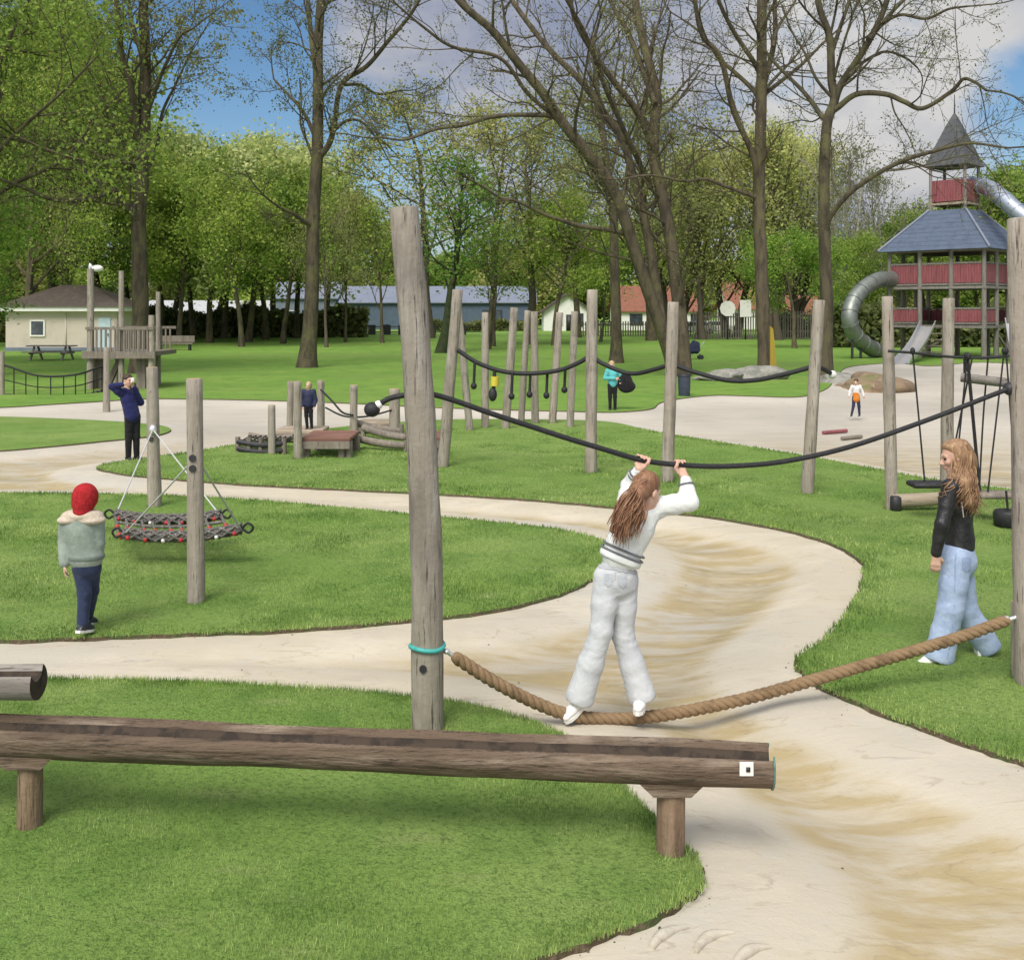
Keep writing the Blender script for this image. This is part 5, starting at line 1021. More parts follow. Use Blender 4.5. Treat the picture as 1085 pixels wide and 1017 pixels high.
m = MB(); m.tube([p+np.array([.3, .0, .5]), p+np.array([.55, 0, .95])], .02, 6); m.tube([p+np.array([-.35, 0, .12]), p+np.array([.3, 0, .5])], .02, 6); m.tube([p+np.array([.35, 0, .12]), p+np.array([-.1, 0, .5])], .02, 6); m.build('frame', M['steel'], t)
for sx in (-.35, .35):
    for sy in (-.24, .24): m = MB(); m.tube([p+np.array([sx, sy-.03, .13]), p+np.array([sx, sy+.03, .13])], .13, 14); m.build('wheel', M['black'], t)
for i, (px, py, w, mt, lb) in enumerate([(887, 455, .3, 'red_wood', 'red stick lying on the sand before the toddler'), (905, 461, .25, 'post_dark', 'dark stick lying on the sand before the toddler')]):
    p = W(px, py); m = MB(); z_ = groundz(p[None])[0]; m.tube([p+np.array([-w, 0, z_+.04]), p+np.array([w, .3, z_+.05])], .04, 8); tag(m.build('stick', M[mt], None, loc=p), lb, 'stick')
# longer tufts the mower leaves at the foot of posts and legs
rg = np.random.default_rng(5); Vt = []
for b_, r_ in POSTS+[(W(711, 912), .066), (W(26, 888), .06)]:
    if b_[1] > 24 or min(sdist(b_[None, :2], g_)[0] for g_ in (G1, G2, G3)) > -.02: continue
    n = int(260*max(r_, .06)/.1); a = rg.uniform(0, 6.28, n); q = r_*1.0+np.abs(rg.normal(0, .035, n)); k = max(1, b_[1]/9)
    P = np.stack([b_[0]+q*np.cos(a), b_[1]+q*np.sin(a)], 1); h_ = rg.uniform(.03, .085, n)*np.exp(-(q-r_)/.09); w_ = .006*k*rg.uniform(.7, 1.3, n); t_ = rg.uniform(0, 6.28, n)
    z0 = np.full(n, .015); dx, dy = np.cos(t_)*w_/2, np.sin(t_)*w_/2
    Vt.append(np.stack([np.stack([P[:, 0]-dx, P[:, 1]-dy, z0], 1), np.stack([P[:, 0]+dx, P[:, 1]+dy, z0], 1), np.stack([P[:, 0]+rg.normal(0, .02, n), P[:, 1]+rg.normal(0, .02, n), z0+h_], 1)], 1).reshape(-1, 3))
Vt = np.vstack(Vt); mb = MB(); mb.add(Vt, tris=np.arange(len(Vt)).reshape(-1, 3)); g_ = mb.build('grass_tufts', M['blade'], smooth=False); g_['kind'] = 'stuff'; g_['label'] = 'longer grass tufts round the feet of the posts'; g_['category'] = 'grass'
# ------------------------------------------------------------------ people: smooth blended surfaces
def cone(a, b, ra, rb, k=.03, flat=None, sub=False): return ('c', np.asarray(a, float), np.asarray(b, float), ra, rb, k, flat, sub)
def elli(c, r, M=None, k=.03, sub=False): return ('e', np.asarray(c, float), np.asarray(r, float), None if M is None else np.asarray(M, float), 0, k, None, sub)
def chain(pts, rads, k=.03, flat=None): return [cone(pts[i], pts[i+1], rads[i], rads[i+1], k, flat) for i in range(len(pts)-1)]
def surface(prims, vox, disp=None):
    lo = np.full(3, 1e9); hi = -lo
    for p in prims:
        if p[0] == 'c': r = max(p[3], p[4])*1.3; a = np.minimum(p[1], p[2])-r; b = np.maximum(p[1], p[2])+r
        else: r = p[2].max(); a = p[1]-r; b = p[1]+r
        if not p[7]: lo = np.minimum(lo, a); hi = np.maximum(hi, b)
    lo -= vox*4; hi += vox*4; n = np.ceil((hi-lo)/vox).astype(int)+1
    F_ = np.full(n, .2, np.float32); ax = [lo[i]+np.arange(n[i])*vox for i in range(3)]
    for p in prims:
        ty, A, B, ra, rb, k, flat, sub = p
        if ty == 'c': r = max(ra, rb)*1.3+k+vox*3; a = np.minimum(A, B)-r; b = np.maximum(A, B)+r
        else: r = B.max()+k+vox*3; a = A-r; b = A+r
        i0 = np.clip(np.floor((a-lo)/vox).astype(int), 0, n-1); i1 = np.clip(np.ceil((b-lo)/vox).astype(int)+1, 1, n)
        if np.any(i1 <= i0): continue
        sl = tuple(slice(i0[q], i1[q]) for q in range(3)); X, Y, Z_ = np.meshgrid(*[ax[q][sl[q]] for q in range(3)], indexing='ij')
        Q = np.stack([X, Y, Z_], -1).astype(np.float32)
        if ty == 'c':
            q = Q-A; ab = B-A
            if flat is not None:
                fa, ff = flat; fa = np.asarray(fa); fa = fa-nrm(ab)*fa.dot(nrm(ab)); fa = nrm(fa); q = q+(q@fa)[..., None]*fa*(1/ff-1)
            t = np.clip((q@ab)/(ab@ab+1e-12), 0, 1); d = np.linalg.norm(q-t[..., None]*ab, axis=-1)-(ra+(rb-ra)*t)
        else:
            q = Q-A
            if ra is not None: q = q@ra
            k0 = np.linalg.norm(q/B, axis=-1); k1 = np.linalg.norm(q/(B*B), axis=-1)+1e-9; d = k0*(k0-1)/k1
        f = F_[sl]
        if sub:
            h = np.clip(.5-.5*(f+d)/k, 0, 1); F_[sl] = f*(1-h)-d*h+k*h*(1-h)
        else:
            h = np.clip(.5+.5*(f-d)/k, 0, 1); F_[sl] = f*(1-h)+d*h-k*h*(1-h)
    if disp is not None:
        m = np.abs(F_) < .05; idx = np.argwhere(m); F_[m] += disp(lo+idx*vox).astype(np.float32)
    F_[[0, -1]] = .2; F_[:, [0, -1]] = .2; F_[:, :, [0, -1]] = .2
    ins = F_ < 0; nx, ny, nz = n
    c8 = [(i, j, k) for i in (0, 1) for j in (0, 1) for k in (0, 1)]
    cnt = sum(ins[i:nx-1+i, j:ny-1+j, k:nz-1+k].astype(np.int8) for i, j, k in c8); act = (cnt > 0) & (cnt < 8)
    idx = np.argwhere(act); num = np.full(act.shape, -1, np.int64); num[act] = np.arange(len(idx))
    val = {c: F_[idx[:, 0]+c[0], idx[:, 1]+c[1], idx[:, 2]+c[2]] for c in c8}; acc = np.zeros((len(idx), 3)); w = np.zeros(len(idx))
    for a in c8:
        for q in range(3):
            if a[q]: continue
            b = list(a); b[q] = 1; b = tuple(b); va, vb = val[a], val[b]; s = (va < 0) != (vb < 0); t = np.where(s, va/(va-vb+1e-12), 0)
            pt = np.array(a)[None]+np.eye(3)[q][None]*t[:, None]; acc += pt*s[:, None]; w += s
    V = lo+(idx+acc/w[:, None])*vox; Qs = []
    for q in range(3):
        u, v = [(1, 2), (2, 0), (0, 1)][q]; sa = [slice(0, -1)]*3; sb = [slice(0, -1)]*3
        sa[q] = slice(0, n[q]-1); sb[q] = slice(1, n[q])
        A = ins[:nx-1, :ny-1, :nz-1]; e = np.argwhere(True & (ins[tuple(slice(0, n[r]-1) for r in range(3))] != ins[tuple(slice(1, n[r]) if r == q else slice(0, n[r]-1) for r in range(3))]))
        e = e[(e[:, u] > 0) & (e[:, v] > 0)]; du = np.eye(3, dtype=int)[u]; dv = np.eye(3, dtype=int)[v]
        g = lambda o: num[tuple((e+o).T)]
        qd = np.stack([g(-du-dv), g(-dv), g(0*du), g(-du)], 1); fl = ~ins[tuple(e.T)]; qd[fl] = qd[fl][:, ::-1]; ok = (qd >= 0).all(1); Qs.append(qd[ok])
    return V, np.vstack(Qs)
def sbuild(name, prims, vox, mat, parent, disp=None, loc=None):
    V, Q = surface(prims, vox, disp); m = MB(); m.add(V, Q); return m.build(name, mat, parent, loc)
def folds(seed, amp, fr=18.0, st=(1, 1, .45)):
    rg = np.random.default_rng(seed); K = [(rg.normal(size=3)*np.array(st)*fr*rg.uniform(.5, 1.7), rg.uniform(0, 6.3), rg.uniform(.5, 1)) for _ in range(8)]
    W_ = [(rg.normal(size=3)*6, rg.uniform(0, 6)) for _ in range(4)]
    def f(P):
        w = sum(np.sin(P@k+p) for k, p in W_)*.9; g = .5+.5*np.tanh(1.5*sum(np.sin(P@k*1.3+p*2) for k, p in W_[:2])); s = 0
        for i, (k, p, a) in enumerate(K): s = s+a*(.45-np.abs(np.sin((P@k)*.5+p+w*(1+.3*i)))**.7)*(g if i % 2 else 1-.6*g)
        return -amp*s/2.6
    return f
def cut(end, ax, r, depth=.03, k=.006):
    """flat hem: takes away what lies beyond end along ax"""
    ax = nrm(ax); x = nrm(np.cross(ax, [.3, 1, .2])); M_ = np.stack([x, np.cross(ax, x), ax], 1); return elli(np.asarray(end)+ax*depth, (r, r, depth), M_, k, True)
def cloth(name, c, l1, l2, sc=9, bump=.006, rough=.9):
    return pm(name, c, [(l1, sc, I, .42, .62, .7), (l2, sc*3.5, I, .52, .7, .5)], [(sc*2.2, I, bump), (260, I, .0015)], rough=rough, spec=.15, sheen=.1)
M['skin'] = pm('skin', (.55, .36, .27), [((.6, .33, .26), 14, I, .45, .65, .5)], rough=.55, spec=.3)
def hairmat(name, a, b, c): return pm(name, a, [(b, 26, (1, 1, .12), .42, .64, .85), (c, 60, (1, 1, .1), .5, .7, .8)], [(60, (1, 1, .1), .006)], rough=.55, spec=.4)
M['hair_auburn'] = hairmat('auburn_hair', (.23, .115, .06), (.13, .06, .035), (.36, .20, .11))
M['hair_brown'] = hairmat('light_brown_hair', (.30, .175, .095), (.16, .085, .045), (.50, .35, .21))
M['hair_dark'] = hairmat('dark_brown_hair', (.05, .03, .02), (.03, .018, .012), (.09, .055, .035))
M['hair_blond'] = hairmat('blond_hair', (.45, .33, .19), (.32, .22, .12), (.55, .43, .27))
M['eye'] = pm('eye', (.03, .025, .02), [((.1, .07, .05), 90, I, .5, .6, .5)], rough=.15)
M['lips'] = pm('lips', (.42, .17, .15), [((.36, .13, .12), 50, I, .4, .6, .5)], rough=.5)
class Head:
    def __init__(s, c, fwd, up, sc):
        s.c = np.asarray(c, float); s.f = nrm(fwd); s.r = nrm(np.cross(s.f, up)); s.u = np.cross(s.r, s.f); s.s = sc; s.M = np.stack([s.r, s.f, s.u], 1)
    def __call__(s, x, y, z): return s.c+s.s*(s.r*x+s.f*y+s.u*z)
    def prims(s):
        k = s.s; E = lambda x, y, z, a, b, c, kk=.02, sub=False: elli(s(x, y, z), np.array([a, b, c])*k, s.M, kk*k, sub)
        P = [E(0, -.012, .03, .074, .093, .083), E(0, .022, -.03, .056, .066, .078, .03), E(0, .052, -.088, .026, .026, .022, .03),
             E(0, .082, .012, .05, .014, .012, .02), E(.032, .066, -.03, .022, .02, .022, .02), E(-.032, .066, -.03, .022, .02, .022, .02)]
        for q in (-1, 1): P += [E(q*.03, .092, -.004, .017, .014, .012, .012, True), E(q*.074, -.005, -.015, .010, .02, .03, .008)]
        P += [cone(s(0, .086, .0), s(0, .108, -.036), .008*k, .013*k, .01*k), E(0, .098, -.042, .017, .012, .008, .008), E(0, .085, -.066, .022, .010, .006, .006), E(0, .084, -.077, .019, .010, .006, .006)]
        return P
    def face(s, parent):
        for q in (-1, 1):
            m = MB(); m.ell(s(q*.03, .078, -.004), np.array([.0115]*3)*s.s, 10, 8, s.M); m.build('eye', M['eye'], parent)
            m = MB(); m.tube([s(q*.014, .087, .014), s(q*.03, .09, .021), s(q*.047, .078, .016)], .0032*s.s, 6); m.build('eyebrow', M['hair_dark'], parent)
        m = MB(); m.ell(s(0, .094, -.072), np.array([.021, .006, .007])*s.s, 12, 6, s.M); m.build('lips', M['lips'], parent)
def relaxed_hand(wr, dirv, palm_n, sc, curl=.5, side=1):
    """palm and five fingers hanging from the wrist"""
    d = nrm(dirv); n_ = nrm(np.asarray(palm_n)-d*np.dot(palm_n, d)); w = np.cross(d, n_)*side; P = []
    P.append(cone(wr, wr+d*.03*sc, .024*sc, .028*sc, .02*sc, (n_, .6)))
    for o in (-.024, -.008, .008, .024): P.append(cone(wr+d*.025*sc+w*o*.6*sc, wr+d*.082*sc+w*o*sc, .0125*sc, .011*sc, .014*sc))
    for o, L in ((-.027, .062), (-.009, .075), (.009, .08), (.027, .07)):
        p = wr+d*.085*sc+w*o*sc; a = .18+.1*curl
        for q, (f, r) in enumerate(((.45, .0095), (.32, .0085), (.23, .0075))):
            e = p+(d*math.cos(a)+n_*math.sin(a))*L*f*sc; P.append(cone(p, e, r*sc, (r-.0008)*sc, .005*sc)); p = e; a += .55*curl
    p = wr+d*.03*sc+w*.024*sc; q = p+(d*.6+w*.62+n_*.35)*.036*sc; e = q+(d*.85+w*.15+n_*.45)*.032*sc
    return P+[cone(p, q, .0135*sc, .011*sc, .012*sc), cone(q, e, .010*sc, .0085*sc, .005*sc)]
def grip_hand(P0, t, wr, sc, rr, thumb=1):
    """four fingers closed round a rope of radius rr along t at P0, thumb round the other way"""
    t = nrm(t); u = np.asarray(wr)-P0; u = nrm(u-t*u.dot(t)); w = np.cross(t, u); P = []; Rr = rr+.010*sc
    for i, (o, L) in enumerate(((-.030, 195), (-.010, 225), (.010, 235), (.030, 215))):
        an = np.radians(np.linspace(25, 25+L, 6)); pts = [P0+t*o*sc+(u*math.cos(a)+w*math.sin(a))*Rr for a in an]
        P += chain(pts, [.0105*sc, .0105*sc, .010*sc, .0095*sc, .009*sc, .0085*sc], .004*sc)
        P.append(cone(wr+t*o*.5*sc, P0+t*o*sc+(u*math.cos(.4)+w*math.sin(.4))*Rr, .014*sc, .0115*sc, .014*sc))
    an = np.radians(np.linspace(-25, -135, 4)); o = thumb*.036*sc; pts = [np.asarray(wr)*.5+(P0+u*Rr)*.5+t*o*.8]+[P0+t*(o+.004*i)+(u*math.cos(a)+w*math.sin(a))*(Rr+.002) for i, a in enumerate(an)]
    return P+chain(pts, [.014*sc, .0125*sc, .0115*sc, .0105*sc, .009*sc], .006*sc)
def arm(sh, el, wr, sc): return chain([sh, sh*.45+el*.55, el, el*.7+wr*.3, wr], [.048*sc, .042*sc, .036*sc, .038*sc, .026*sc], .03*sc)
def leg(hp, kn, an, sc): return chain([hp, hp*.5+kn*.5, kn, kn*.7+an*.3, an], [.062*sc, .054*sc, .042*sc, .042*sc, .03*sc], .03*sc)
def shoe(name, an, toe, sc, mat, parent, sole=None, up=(0, 0, 1)):
    f = nrm(toe-an); u = nrm(np.asarray(up, float)-f*np.dot(up, f)); s = np.cross(f, u); h = an-u*.035*sc
    P = [cone(h-f*.035*sc, h+f*.10*sc, .040*sc, .040*sc, .02*sc, (u, .8)), cone(h+f*.09*sc, h+f*.15*sc-u*.006*sc, .042*sc, .034*sc, .02*sc, (u, .7)), cone(an+u*.04*sc-f*.01*sc, h, .042*sc, .04*sc, .025*sc), cone(h+f*.02*sc+u*.02*sc, h+f*.1*sc+u*.005*sc, .034*sc, .028*sc, .02*sc)]
    o = sbuild(name, P, max(.006, .007*sc), mat, parent)
    m = MB(); out = [(-.078, .0), (-.07, .026), (-.03, .036), (.03, .036), (.1, .044), (.15, .036), (.182, .014), (.188, 0)]; out = out+[(a, -b) for a, b in out[-2:0:-1]]
    for z in (-.022,):
        V = [h+f*a*sc+s*b*sc+u*zz*sc for zz in (-.048, -.022) for a, b in out]; n = len(out)
        m.add(V, [(k, (k+1) % n, n+(k+1) % n, n+k) for k in range(n)], [(0, k+1, k) for k in range(1, n-1)]+[(n, n+k, n+k+1) for k in range(1, n-1)])
    m.build('sole', sole or M['white'], o, smooth=False); return o
def strands(mb, starts, mids, ends, r, rg, n, jit, wave=0.0, wl=9.0):
    for _ in range(n):
        t = rg.random(); s = rg.random(); a = starts(t, s); b = mids(t, s); c = ends(t, s); P = smooth_path([a, b+rg.normal(size=3)*jit, c+rg.normal(size=3)*jit*1.4], 7)
        L = np.linspace(0, 1, len(P)); ph = rg.uniform(0, 6)
        if wave: P = P+np.stack([np.sin(L*wl+ph), np.cos(L*wl+ph), 0*L], 1)*wave*L[:, None]
        mb.tube(P, r*np.array([1, 1, .9, .35]) if False else np.interp(L, [0, .7, 1], [r, r*.9, r*.25]), 5)
def bez(a, b, c, n=7): return smooth_path([a, b, c], n)

def patch(src, poly, off, name, mat, dmax):
    """a sewn-on piece following the cloth under it (outline given in the view, near side only)"""
    me = src.data; w0 = np.array(src['_w']); V = np.array([v.co[:] for v in me.vertices])+w0; Nn = np.array([v.normal[:] for v in me.vertices]); p2 = np.stack([CX+V[:, 0]*F/V[:, 1], YH+(H-V[:, 2])*F/V[:, 1]], 1)
    ins = (sdist(p2, np.asarray(poly, float)) < 0) & ((Nn*(V-np.array([0, 0, H]))).sum(1) < 0) & (V[:, 1] < dmax)
    Q = [tuple(p.vertices) for p in me.polygons if all(ins[i] for i in p.vertices) and len(p.vertices) == 4]
    if not Q: return
    ids = sorted({i for q in Q for i in q}); mp_ = {i: k for k, i in enumerate(ids)}; m = MB(); m.add(V[ids]+Nn[ids]*off, [[mp_[i] for i in q] for q in Q]); return m.build(name, mat, src)
# === girl balancing on the rope
dG = 6.40
g1 = thing('person', 'girl in white sweater and pale jeans balancing on the thick tan rope', 'person', [D(645, 750, 6.37)[0], 6.37, 0])
J = dict(hd=D(686, 519, 6.36), neck=D(681, 533, 6.38), ch=D(671, 556, 6.38), wa=D(657, 592, 6.36), hipL=D(643, 612, 6.36), hipR=D(662, 613, 6.40), shL=D(664, 539, 6.36), shR=D(697, 537, 6.42))
hl, hrr = D(679.5, 487.3, 6.43), D(720.5, 492.5, 6.48)
tl = nrm(D(690, 489.5, 6.44)-D(668, 484, 6.41)); trp = nrm(D(730, 493, 6.49)-D(710, 492, 6.47))
wrL, wrR = D(677.5, 497, 6.41), D(725.5, 505, 6.45); elL, elR = D(667, 515, 6.50), D(731, 532, 6.40)
kL, aL, kR, aR = D(637, 668, 6.32), D(613, 738, 6.325), D(660, 672, 6.42), D(679.5, 736, 6.40)
tL, tR = D(603, 749, 6.29), D(676, 748, 6.28)
hd = Head(J['hd'], (.72, .62, -.38), (.18, .1, 1), .93)
body = hd.prims()+[cone(J['hd']+np.array([0, -.0, -.05]), J['neck'], .046, .052, .03), cone(J['neck'], J['ch'], .06, .095, .05), cone(J['ch'], J['wa'], .095, .085, .05), elli((J['hipL']+J['hipR'])/2, (.09, .07, .08), k=.05)]
body += arm(J['shL'], elL, wrL, .86)+arm(J['shR'], elR, wrR, .86)+[cone(J['neck'], J['shL'], .05, .05), cone(J['neck'], J['shR'], .05, .05)]+grip_hand(hl, tl, wrL, .92, .0165)+grip_hand(hrr, trp, wrR, .92, .0165, -1)
body += leg(J['hipL'], kL, aL, .9)+leg(J['hipR'], kR, aR, .9)
b_ = sbuild('body', body, .006, M['skin'], g1); hd.face(b_)
M['sweater'] = cloth('white_sweater_knit', (.72, .74, .72), (.64, .67, .66), (.78, .79, .77), 7, .008)
M['band'] = cloth('grey_knit_band', (.16, .165, .18), (.12, .12, .13), (.22, .22, .24), 20)
def sweater(J, els, wrs, extra=0):
    P = [cone(J['neck']*.85+J['ch']*.15, J['ch'], .085, .125, .05, ((0, 1, 0), .8)), cone(J['ch'], J['wa']*.9+J['ch']*.1, .128, .122, .06, ((0, 1, 0), .8))]
    for sh, el, wr in zip((J['shL'], J['shR']), els, wrs): P += chain([J['ch']*.35+sh*.65, sh, sh*.5+el*.5, el, el*.5+wr*.5, wr*.88+el*.12], [.075, .066, .060, .053, .045, .036], .035)
    return P
sw = sbuild('sweater', sweater(J, (elL, elR), (wrL, wrR)), .008, M['sweater'], g1, folds(3, .010, 30, (1, 1, 1)))
ax = nrm(J['ch']-J['wa']); hem = J['wa']*.97+J['ch']*.03
def ring_band(c, ax, rx, ry, h, mat, parent, name, seed=0):
    s = nrm(np.cross(ax, [0, 1, 0])); f = np.cross(s, ax); an = np.linspace(0, 2*np.pi, 37); m = MB(); n = 36
    prof = [(-h/2, -.006), (-h/2, .0), (-h*.3, .006), (h*.3, .006), (h/2, 0), (h/2, -.006)]
    V = [c+ax*z+s*math.cos(a)*(rx+o)+f*math.sin(a)*(ry+o) for z, o in prof for a in an[:-1]]; m.add(V, [(i*n+k, i*n+(k+1) % n, (i+1)*n+(k+1) % n, (i+1)*n+k) for i in range(5) for k in range(n)]); return m.build(name, mat, parent)
ring_band(hem+ax*.055, ax, .132, .106, .013, M['band'], sw, 'stripe'); ring_band(hem+ax*.025, ax, .134, .107, .013, M['band'], sw, 'stripe'); ring_band(hem+ax*.0, ax, .127, .102, .045, M['sweater'], sw, 'hem')
ring_band(wrL*.72+elL*.28, nrm(elL-wrL), .043, .043, .012, M['band'], sw, 'cuff_stripe'); ring_band(wrL*.6+elL*.4, nrm(elL-wrL), .046, .046, .012, M['band'], sw, 'cuff_stripe'); ring_band(wrR*.7+elR*.3, nrm(elR-wrR), .044, .044, .014, M['band'], sw, 'cuff_stripe')
M['jeans_pale'] = cloth('pale_grey_denim', (.54, .555, .575), (.45, .465, .49), (.61, .62, .63), 6, .008)
def trousers(J, ks, as_, flare, sc=1.0, hipw=.13):
    hc = (J['hipL']+J['hipR'])/2; P = [cone(J['wa'], hc, .108*sc, .118*sc, .05, ((0, 1, 0), .82)), elli(hc-np.array([0, .01, .02]), np.array([hipw, .105, .11])*sc, k=.05)]
    for hp, k, a in zip((J['hipL'], J['hipR']), ks, as_): P += chain([hp, hp*.5+k*.5, k, k*.5+a*.5, a*1.0], [.092*sc, .086*sc, .076*sc, (.064+.02*flare)*sc, (.062+.036*flare)*sc], .025)
    for k, a in zip(ks, as_): P.append(cut(a+nrm(a-k)*.03, a-k, .19, .09))
    return P
tr_ = sbuild('trousers', trousers(J, (kL, kR), (aL+np.array([.01, 0, -.0]), aR+np.array([0, 0, .0])), 1.0, .93), .008, M['jeans_pale'], g1, folds(4, .006, 36, (1.2, 1.2, .6)))
M['stitch'] = cloth('denim_pocket', (.40, .43, .48), (.33, .36, .4), (.5, .5, .52), 10)
M['denim_seam'] = cloth('darker_denim', (.43, .445, .47), (.31, .34, .385), (.45, .475, .5), 10)
for pl in ([(639, 607), (650, 608), (650, 619), (644.5, 623), (639, 618)], [(654, 609), (665, 610.5), (664.5, 621), (659, 624.5), (654, 619)]): patch(tr_, pl, .004, 'back_pocket', M['denim_seam'], 6.45)
patch(tr_, [(634, 597), (675, 604), (675, 609), (634, 602)], .004, 'waistband', M['denim_seam'], 6.5); patch(tr_, [(651.2, 605), (653, 605), (652.5, 630), (651, 630)], .003, 'seam', M['denim_seam'], 6.5)
shoe('shoe', aL-np.array([0, 0, .005]), tL, .84, M['white'], g1); shoe('shoe', aR-np.array([0, 0, .005]), tR+np.array([0, 0, .02]), .84, M['white'], g1)
rg = np.random.default_rng(8)
crown = hd(0, -.02, .05); nape = hd(0, -.10, -.03); tail_a = D(678, 523, 6.26); tail_b = D(660, 545, 6.22); tail_c = D(650, 561, 6.22)
hp_ = [elli(hd(0, -.022, .038), np.array([.085, .097, .09])*.93, hd.M, .02), elli(hd(0, -.05, -.01), np.array([.076, .066, .075])*.93, hd.M, .02), cone(nape, tail_a, .05, .048, .03), cone(tail_a, tail_b, .05, .055, .03, ((0, 1, 0), .6)), cone(tail_b, tail_c, .055, .028, .03, ((0, 1, 0), .55))]
hr_o = sbuild('hair', hp_, .007, M['hair_auburn'], g1, folds(5, .006, 60, (1, .6, .25)))
m = MB(); strands(m, lambda t, s: hd((t-.5)*.12, -.1, .06-.06*s), lambda t, s: D(682-28*t*.9, 530+16*s-4*t, 6.215), lambda t, s: D(668-24*t+8*s, 545+26*s+6*(t > .4), 6.19), .0046, rg, 300, .014)
m.build('hair_strands', M['hair_auburn'], hr_o)['kind'] = 'stuff'
# === girl in black jacket walking left
dJ = 7.38
g2 = thing('person', 'girl with long curly hair, black jacket and wide blue jeans walking on the right lawn', 'person', W(1015, 703))
J2 = dict(hd=D(1012, 483, dJ), neck=D(1015, 505, dJ), ch=D(1013, 530, dJ), wa=D(1015, 571, dJ), hipL=D(1014, 592, dJ-.07), hipR=D(1014, 592, dJ+.07), shL=D(1008, 517, dJ-.15), shR=D(1014, 517, dJ+.15))
elA, wrA = D(998, 555, dJ-.2), D(992, 586, dJ-.17); elB, wrB = D(1012, 555, dJ+.2), D(1006, 585, dJ+.18)
k2L, a2L, k2R, a2R = D(1007, 645, dJ-.07), D(996, 691, dJ-.06), D(1022, 646, dJ+.06), D(1045, 682, dJ+.07)
hd2 = Head(J2['hd'], (-.95, .1, -.2), (0, 0, 1), .98)
body = hd2.prims()+[cone(J2['hd']+np.array([.01, 0, -.06]), J2['neck'], .048, .054), cone(J2['neck'], J2['ch'], .06, .10, .05), cone(J2['ch'], J2['wa'], .10, .09, .05), elli((J2['hipL']+J2['hipR'])/2, (.075, .10, .08), k=.05)]
body += arm(J2['shL'], elA, wrA, .92)+arm(J2['shR'], elB, wrB, .92)+relaxed_hand(wrA, (-.05, -.02, -1), (.3, 1, 0), .95, .8, 1)+relaxed_hand(wrB, (-.1, 0, -1), (.3, -1, 0), .95, .8, -1)+leg(J2['hipL'], k2L, a2L, .95)+leg(J2['hipR'], k2R, a2R, .95)
b_ = sbuild('body', body, .0065, M['skin'], g2); hd2.face(b_)
M['leather'] = pm('black_leather', (.016, .016, .018), [((.035, .035, .038), 12, I, .45, .65, .6)], [(16, I, .012), (90, I, .002)], rough=.42, spec=.4)
P = [cone(J2['neck']*.9+J2['ch']*.1, J2['ch'], .085, .125, .05, ((1, 0, 0), .85)), cone(J2['ch'], J2['wa'], .128, .12, .06, ((1, 0, 0), .85)), cone(J2['wa']+np.array([0, 0, .02]), J2['wa']-np.array([0, 0, .035]), .122, .126, .03, ((1, 0, 0), .88))]
for sh, el, wr in ((J2['shL'], elA, wrA), (J2['shR'], elB, wrB)): P += chain([J2['ch']*.35+sh*.65, sh, sh*.5+el*.5, el, el*.5+wr*.5, wr*.98+el*.02], [.076, .066, .057, .051, .045, .041], .014)
jk = sbuild('jacket', P, .008, M['leather'], g2, folds(6, .009, 34, (.6, .6, 1.3)))
m = MB(); m.tube([D(1019, 532, dJ-.165), D(1021, 548, dJ-.165)], .004, 5); m.build('zip', M['steel'], jk)
M['jeans_blue'] = cloth('light_blue_denim', (.36, .45, .62), (.26, .34, .50), (.48, .56, .70), 6, .008)
hc = (J2['hipL']+J2['hipR'])/2; P = [cone(J2['wa'], hc, .108, .118, .05), elli(hc+np.array([.012, 0, -.02]), (.115, .145, .11), k=.05)]
for hp, k, a, fl in ((J2['hipL'], k2L, a2L, .1), (J2['hipR'], k2R, a2R, .085)): P += chain([hp, hp*.5+k*.5, k, k*.4+a*.6, a-(a-k)*-.06], [.102, .098, .092, .094, fl*1.08], .025)+[cut(a+nrm(a-k)*.045, a-k, .2, .1)]
tr2 = sbuild('trousers', P, .008, M['jeans_blue'], g2, folds(7, .007, 34, (1.2, 1.2, .55)))
M['denim_blue_seam'] = cloth('darker_blue_denim', (.27, .35, .51), (.2, .27, .42), (.36, .44, .58), 10)
patch(tr2, [(1019, 590), (1029, 590), (1028, 604), (1023, 607), (1019, 603)], .004, 'back_pocket', M['denim_blue_seam'], 7.5); patch(tr2, [(1012, 586), (1014, 586), (1011, 660), (1005, 698), (1003, 698), (1009.5, 655)], .003, 'side_seam', M['denim_blue_seam'], 7.5)
shoe('shoe', a2L-np.array([0, 0, .0]), a2L+np.array([-.14, 0, -.035]), .98, M['white'], g2); shoe('shoe', a2R-np.array([0, 0, .005]), D(1051, 703, dJ+.07)+np.array([-.02, 0, -.06]), .95, M['white'], g2, up=(1, 0, .5))
hp_ = [elli(hd2(0, -.03, .04), np.array([.084, .095, .085]), hd2.M, .02), elli(hd2(0, -.06, -.03), np.array([.08, .068, .095]), hd2.M, .03)]+chain([hd2(0, -.055, -.05), D(1019, 513, dJ-.02), D(1022, 528, dJ-.02), D(1024, 540, dJ-.02)], [.085, .09, .08, .035], .05)+[elli(hd2(0, .024, .078), np.array([.072, .058, .040]), hd2.M, .02), elli(hd2(.064, -.022, -.0), np.array([.024, .042, .085]), hd2.M, .02), elli(hd2(-.064, -.022, -.0), np.array([.024, .042, .085]), hd2.M, .02)]+chain([hd2(.06, -.05, -.05), D(1010, 507, dJ-.13), D(1004, 519, dJ-.16), D(1001, 529, dJ-.17)], [.036, .038, .034, .018], .03)+chain([hd2(.06, -.05, -.02), D(1021, 512, dJ-.14), D(1027, 530, dJ-.14), D(1030, 541, dJ-.12)], [.05, .06, .05, .025], .04)
h2 = sbuild('hair', hp_, .008, M['hair_brown'], g2, folds(9, .011, 50, (.8, .8, .45)))
